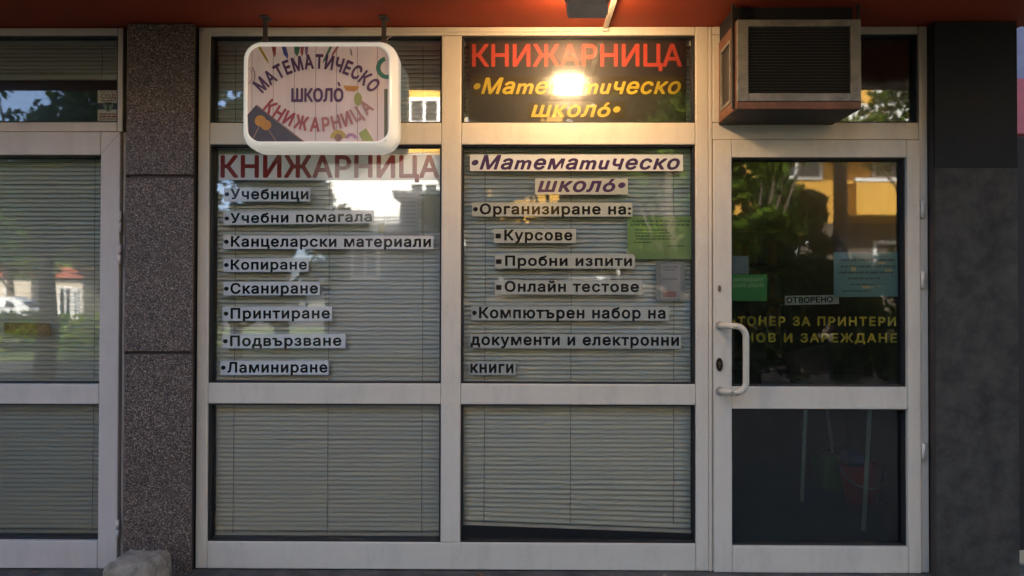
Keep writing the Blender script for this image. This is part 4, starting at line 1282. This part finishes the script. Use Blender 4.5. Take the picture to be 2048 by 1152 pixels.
for k, (u, L, seed) in enumerate(((1470, 8.4, 41), (1590, 8.8, 42), (1710, 8.5, 43), (1830, 8.7, 44), (1950, 8.5, 45))):
    p = MIR(u, 560, L)
    sh_ = thing('shrub', 'dark leafy shrub along the kerb mirrored low in the door glass', 'shrub', (p.x, -L, GZ), 'shrubs along the kerb')
    rr_ = random.Random(seed)
    cs = [(p.x + rr_.uniform(-.42, .42), -L + rr_.uniform(-.3, .3), GZ + rr_.uniform(0.3, 1.85 + 0.3 * (k % 2)), 0.34) for _ in range(26)]
    link_mesh('foliage', leaf_cloud(cs, 4200, 0.07, np.random.default_rng(seed)), M['leafB'], sh_)
    bm = bmesh.new()
    for c in cs[:7]: add_tube(bm, [(p.x, -L, GZ - 0.05), Vector(c[:3])], [0.03, 0.01], 6)
    obj('stems', bm, M['bark'], sh_)
# hedge
hg = thing('hedge', 'clipped green hedge along the far pavement mirrored in the next shop door', 'hedge', (MIR(100, 660, 17).x, -17, GZ))
hx0, hx1 = MIR(-250, 660, 17).x, MIR(420, 660, 17).x
cs = [(random.uniform(hx0, hx1), -17 + random.uniform(-0.35, 0.35), GZ + random.uniform(0.15, 0.8), 0.32) for _ in range(150)]
link_mesh('foliage', leaf_cloud(cs, 9000, 0.09, np.random.default_rng(21)), M['leafA'], hg)
bm = bmesh.new()
for k in range(24):
    x = hx0 + (hx1 - hx0) * (k + 0.5) / 24
    add_tube(bm, [(x, -17, GZ - 0.05), (x + 0.05, -17.02, GZ + 0.7)], [0.025, 0.01], 6)
obj('stems', bm, M['bark'], hg)

# yellow apartment building
def facade(name, label, L, x0, x1, z1, mwall, wins, balcs=(), depth=6.0, roof=None, mframe=None, group=None, ground_shade=None):
    t = thing(name, label, 'building', ((x0 + x1) / 2, -L, GZ), group)
    mframe = mframe or bpy.data.materials['white_trim']
    bm = bmesh.new(); add_box(bm, x0, x1, -L - depth, -L, GZ - 0.1, z1)
    obj('wall', bm, mwall, t)
    if ground_shade:
        bm = bmesh.new(); add_box(bm, x0, x1, -L + 0.001, -L + 0.05, GZ - 0.1, ground_shade[0])  # darker lower storey, shade put into the wall colour
        obj('ground_floor_cladding', bm, ground_shade[1], t)
    for (a, b, c, d) in wins:
        bm = bmesh.new()
        fw = 0.09
        add_box(bm, a, a + fw, -L + 0.005, -L + 0.07, c, d); add_box(bm, b - fw, b, -L + 0.005, -L + 0.07, c, d)
        add_box(bm, a + fw, b - fw, -L + 0.005, -L + 0.07, c, c + fw); add_box(bm, a + fw, b - fw, -L + 0.005, -L + 0.07, d - fw, d)
        m_ = (a + b) / 2
        add_box(bm, m_ - 0.04, m_ + 0.04, -L + 0.005, -L + 0.065, c + fw, d - fw)
        w = obj('window', bm, mframe, t)
        bm = bmesh.new(); add_box(bm, a + fw, b - fw, -L + 0.004, -L + 0.02, c + fw, d - fw)
        obj('pane', bm, bpy.data.materials['dark_window'], w)
    for (a, b, c, d, mm) in balcs:
        bm = bmesh.new()
        add_box(bm, a, b, -L + 1.05, -L + 1.13, c, d); add_box(bm, a, a + 0.08, -L + 0.002, -L + 1.05, c, d); add_box(bm, b - 0.08, b, -L + 0.002, -L + 1.05, c, d)
        add_box(bm, a + 0.08, b - 0.08, -L + 0.002, -L + 1.05, c, c + 0.12)
        bo = obj('balcony', bm, mm, t)
        bm = bmesh.new(); add_box(bm, a - 0.03, b + 0.03, -L + 1.02, -L + 1.16, d + 0.002, d + 0.09)
        obj('coping', bm, mframe, bo)
    if roof:
        bm = bmesh.new()
        add_box(bm, x0 - 0.4, x1 + 0.4, -L - depth - 0.4, -L + 0.4, z1 + 0.001, z1 + 0.12)
        v = [bm.verts.new(p) for p in ((x0 - 0.4, -L + 0.4, z1 + 0.125), (x1 + 0.4, -L + 0.4, z1 + 0.125), (x1 + 0.4, -L - depth - 0.4, z1 + 0.125), (x0 - 0.4, -L - depth - 0.4, z1 + 0.125), (x0 + 0.6, -L - depth / 2, z1 + 1.5), (x1 - 0.6, -L - depth / 2, z1 + 1.5))]
        for f in ((0, 1, 5, 4), (2, 3, 4, 5), (1, 2, 5), (3, 0, 4)): bm.faces.new([v[i] for i in f])
        obj('roof', bm, roof, t)
    return t
mat('white_trim', (0.75, 0.75, 0.73), 0.5, 0.05)
mat('dark_window', (0.03, 0.035, 0.04), 0.1, 0.2)
m_y = mat('yellow_render', (0.66, 0.36, 0.06), 0.85, 0.08, 1)
m_w = mat('white_render', (0.78, 0.77, 0.74), 0.85, 0.05, 1)
LB = 19.0
def MX(u, L=LB): return MIR(u, 500, L).x
def MZ(v, L=LB): return MIR(1300, v, L).z
bl, br = MX(790), MX(2300)
wins = [(MX(815), MX(880), MZ(249), MZ(195))]
xw = MX(930)
while xw < br - 2.0:
    for (c, d) in ((MZ(360) , MZ(300)), (MZ(249), MZ(180)), (MZ(560), MZ(480))):
        wins.append((xw, xw + 1.5, c, d))
    xw += 2.9
facade('apartment_building', 'yellow apartment building with white trimmed balconies mirrored in the glass', LB, bl, br, 9.4, m_y, wins,
       [(MX(1680), MX(1850), MZ(437), MZ(374), m_y), (MX(1180), MX(1360), MZ(437), MZ(374), m_y), (MX(1600), MX(1850), MZ(300), MZ(235), m_w)], ground_shade=(MZ(446), mat('brown_plinth', (0.10, 0.075, 0.055), 0.8, 0.3, 1)))  # brown ground floor colours in the shade below the balconies
LW = 15.6
x0w, x1w = MIR(650, 500, LW).x, MIR(905, 500, LW).x
def wz(v): return MIR(800, v, LW).z
facade('white_building', 'sunlit white building with a wide ledge mirrored in the upper right of the left window', LW, x0w, x1w, wz(306), m_w,
       [(MIR(815, 500, LW).x, MIR(880, 500, LW).x, wz(396), wz(360)), (MIR(700, 500, LW).x, MIR(760, 500, LW).x, wz(560), wz(480))],
       [(MIR(800, 500, LW).x, MIR(905, 500, LW).x, wz(406), wz(400), m_w)], depth=2.8, ground_shade=(wz(462), mat('blue_grey_plinth', (0.20, 0.22, 0.27), 0.8, 0.15, 0.6)))  # blue grey lower storey paints the shaded part of the white wall
# lattice railing piece
# far houses on the left
m_r = mat('red_tiles', (0.36, 0.09, 0.045), 0.8, 0.2, 6)
m_c = mat('cream_render', (0.50, 0.44, 0.34), 0.85, 0.08, 1)
def HX(u, L): return MIR(u, 560, L).x
facade('garage', 'low garage with white doors and a red roof mirrored in the next shop door', 40, HX(92, 40), HX(165, 40), MIR(120, 556, 40).z, m_c,
       [(HX(115, 40), HX(143, 40), GZ + 0.1, MIR(120, 574, 40).z), (HX(145, 40), HX(162, 40), GZ + 0.1, MIR(120, 577, 40).z)], roof=m_r, depth=5)
facade('far_house', 'pale house with a red roof mirrored above the parked car', 55, HX(-60, 55), HX(60, 55), MIR(20, 555, 55).z, m_c,
       [(HX(10, 55), HX(25, 55), MIR(20, 590, 55).z, MIR(20, 570, 55).z), (HX(-30, 55), HX(-15, 55), MIR(20, 590, 55).z, MIR(20, 570, 55).z)], roof=m_r, depth=8)
gw = thing('garden_wall', 'pale stone garden wall mirrored at the right of the next shop door', 'wall', (HX(260, 36), -36, GZ))
bm = bmesh.new(); add_box(bm, HX(166, 36), HX(420, 36), -36.4, -36, GZ - 0.1, MIR(200, 577, 36).z); obj('wall_body', bm, mat('pale_stone', (0.42, 0.40, 0.30), 0.9, 0.3, 1.2), gw)
bm = bmesh.new(); add_box(bm, HX(165, 36), HX(421, 36), -36.45, -35.95, MIR(200, 577, 36).z + 0.002, MIR(200, 577, 36).z + 0.1); obj('coping', bm, m_c, gw)

# unseen block added behind the shop to keep sun off the ground
rbk = thing('rear_block', 'tall pale apartment block standing behind the shop building', 'building', (6.2, 16, GZ))
bm = bmesh.new(); add_box(bm, 2.3, 9.4, 12, 20, GZ - 0.1, 19); obj('wall', bm, bpy.data.materials['pale_render'], rbk)
# parked car
def car(cx, cy, label, paint):
    t = thing('parked_car', label, 'car', (cx, cy, GZ - 0.1))
    z0 = GZ - 0.1
    bm = bmesh.new()
    prof = [(-2.1, 0.35), (-2.15, 0.62), (-2.0, 0.86), (-1.0, 0.95), (-0.45, 1.38), (0.0, 1.47), (0.9, 1.46), (1.5, 1.25), (1.9, 0.98), (2.1, 0.9), (2.12, 0.5), (2.0, 0.32)]
    secs = [(-0.85, 0.0, 0.95), (-0.80, 1, 1), (-0.55, 1, 1), (0.55, 1, 1), (0.80, 1, 1), (0.85, 0, 0.95)]
    rows = []
    for (yy, k, s) in ((-0.86, 0.93, 0), (-0.84, 1, 0.0), (-0.60, 1, 1), (0.60, 1, 1), (0.84, 1, 0.0), (0.86, 0.93, 0)):
        row = []
        for (x, z) in prof:
            zz = z if (s or z < 0.96) else 0.95 + (z - 0.95) * 0.25
            row.append(bm.verts.new((cx + x * (1 if k == 1 else 0.98), cy + yy, z0 + zz)))
        rows.append(row)
    n = len(prof)
    for A, B in zip(rows, rows[1:]):
        for k in range(n): 
            f = bm.faces.new((A[k], A[(k + 1) % n], B[(k + 1) % n], B[k])); f.smooth = True
    bm.faces.new(rows[0]); bm.faces.new(rows[-1])
    obj('body', bm, paint, t)
    bm = bmesh.new()
    for s in (-1, 1):
        pts = [(-0.85, 1.0), (-0.42, 1.32), (0.9, 1.36), (1.35, 1.2), (1.5, 1.0)]
        a = [bm.verts.new((cx + x, cy + s * (0.88 - (z - 1.0) * 0.62), z0 + z)) for x, z in pts]
        bm.faces.new(a)
    for xx0, zz0, xx1, zz1 in ((-1.0, 0.97, -0.47, 1.385), (1.52, 1.25, 1.88, 1.0)):
        a = [bm.verts.new(p) for p in ((cx + xx0 - 0.02, cy - 0.56, z0 + zz0), (cx + xx0 - 0.02, cy + 0.56, z0 + zz0), (cx + xx1 - 0.02, cy + 0.56, z0 + zz1), (cx + xx1 - 0.02, cy - 0.56, z0 + zz1))]
        if xx0 > 0:
            for v in a: v.co.x += 0.04
        bm.faces.new(a)
    obj('windows', bm, bpy.data.materials['dark_window'], t)
    for x in (-1.3, 1.3):
        for s in (-1, 1):
            bm = bmesh.new(); add_tube(bm, [(cx + x, cy + s * 0.70, z0 + 0.31), (cx + x, cy + s * 0.885, z0 + 0.31)], 0.31, 20)
            w = obj('wheel', bm, M['gasket'], t)
            bm = bmesh.new(); add_tube(bm, [(cx + x, cy + s * 0.886, z0 + 0.31), (cx + x, cy + s * 0.895, z0 + 0.31)], 0.19, 14)
            obj('rim', bm, mat('rim', (0.5, 0.5, 0.5), 0.3, metal=0.8) if 'rim' not in bpy.data.materials else bpy.data.materials['rim'], w)
    for s in (-1, 1):
        bm = bmesh.new(); add_box(bm, cx - 2.16, cx - 2.06, cy + s * 0.62 - 0.13, cy + s * 0.62 + 0.13, z0 + 0.64, z0 + 0.78, 0.02)
        obj('headlight', bm, bpy.data.materials['white_trim'], t)
pc = MIR(-5, 600, 30)
car(pc.x - 0.2, -30, 'white parked car mirrored at the left edge of the next shop door', mat('white_car_paint', (0.72, 0.73, 0.75), 0.2))
pc = MIR(1290, 670, 13.5)
car(pc.x, -13.3, 'blue grey car parked across the road mirrored low in the middle window', mat('blue_car_paint', (0.16, 0.20, 0.28), 0.25))

# street pole
pp = MIR(1683, 500, 12.0)
lp = thing('street_pole', 'dark blue grey steel pole mirrored in the door glass', 'pole', (pp.x, -12, GZ))
bm = bmesh.new(); add_tube(bm, [(pp.x, -12, GZ - 0.1), (pp.x, -12, 7.5)], [0.145, 0.12], 14); obj('shaft', bm, mat('blue_grey_steel', (0.045, 0.055, 0.08), 0.5), lp)
bm = bmesh.new(); add_lathe(bm, (pp.x, -12, GZ), [(0.001, -0.05), (0.22, -0.05), (0.22, 0.08), (0.16, 0.12), (0.001, 0.12)], 14); obj('base_plate', bm, bpy.data.materials['blue_grey_steel'], lp)
for k, (va, vb_) in enumerate(((300, 296), (309, 299), (322, 306))):
    a, b = MIR(600, va + 6, 14.0), MIR(1000, vb_ - 6, 14.0)
    bm = bmesh.new(); add_tube(bm, [a + (b - a) * t + Vector((0, 0, -0.10 * math.sin(math.pi * t))) for t in [i / 10 for i in range(11)]], 0.014, 5)
    tag(obj('overhead_cable', bm, M['gasket']), 'thin black overhead cable mirrored under the orange eave', 'cable', 'overhead cables over the street')

# things beyond the right pillar
q = W(2046, 216, 14.0)
rb = thing('corner_building', 'distant lilac grey building with a red fascia past the right pillar', 'building', (q.x + 2, 14, GZ))
bm = bmesh.new(); add_box(bm, q.x - 1.2, q.x + 8, 14.2, 18, GZ - 0.1, W(2044, 272, 14).z); obj('wall', bm, M['dark_wall'], rb)
bm = bmesh.new(); add_box(bm, q.x - 1.3, q.x + 8.1, 13.8, 18, W(2044, 271, 14).z + 0.002, W(2044, 162, 14).z); obj('red_fascia', bm, mat('red_fascia', (0.22, 0.03, 0.035), 0.5), rb)
bm = bmesh.new(); add_box(bm, q.x - 1.2, q.x + 8, 14.1, 18, W(2044, 162, 14).z + 0.002, 9.5); obj('upper_wall', bm, mat('lilac_render', (0.13, 0.145, 0.22), 0.8, 0.1), rb)  # lilac surface put in place of the sky above the fascia
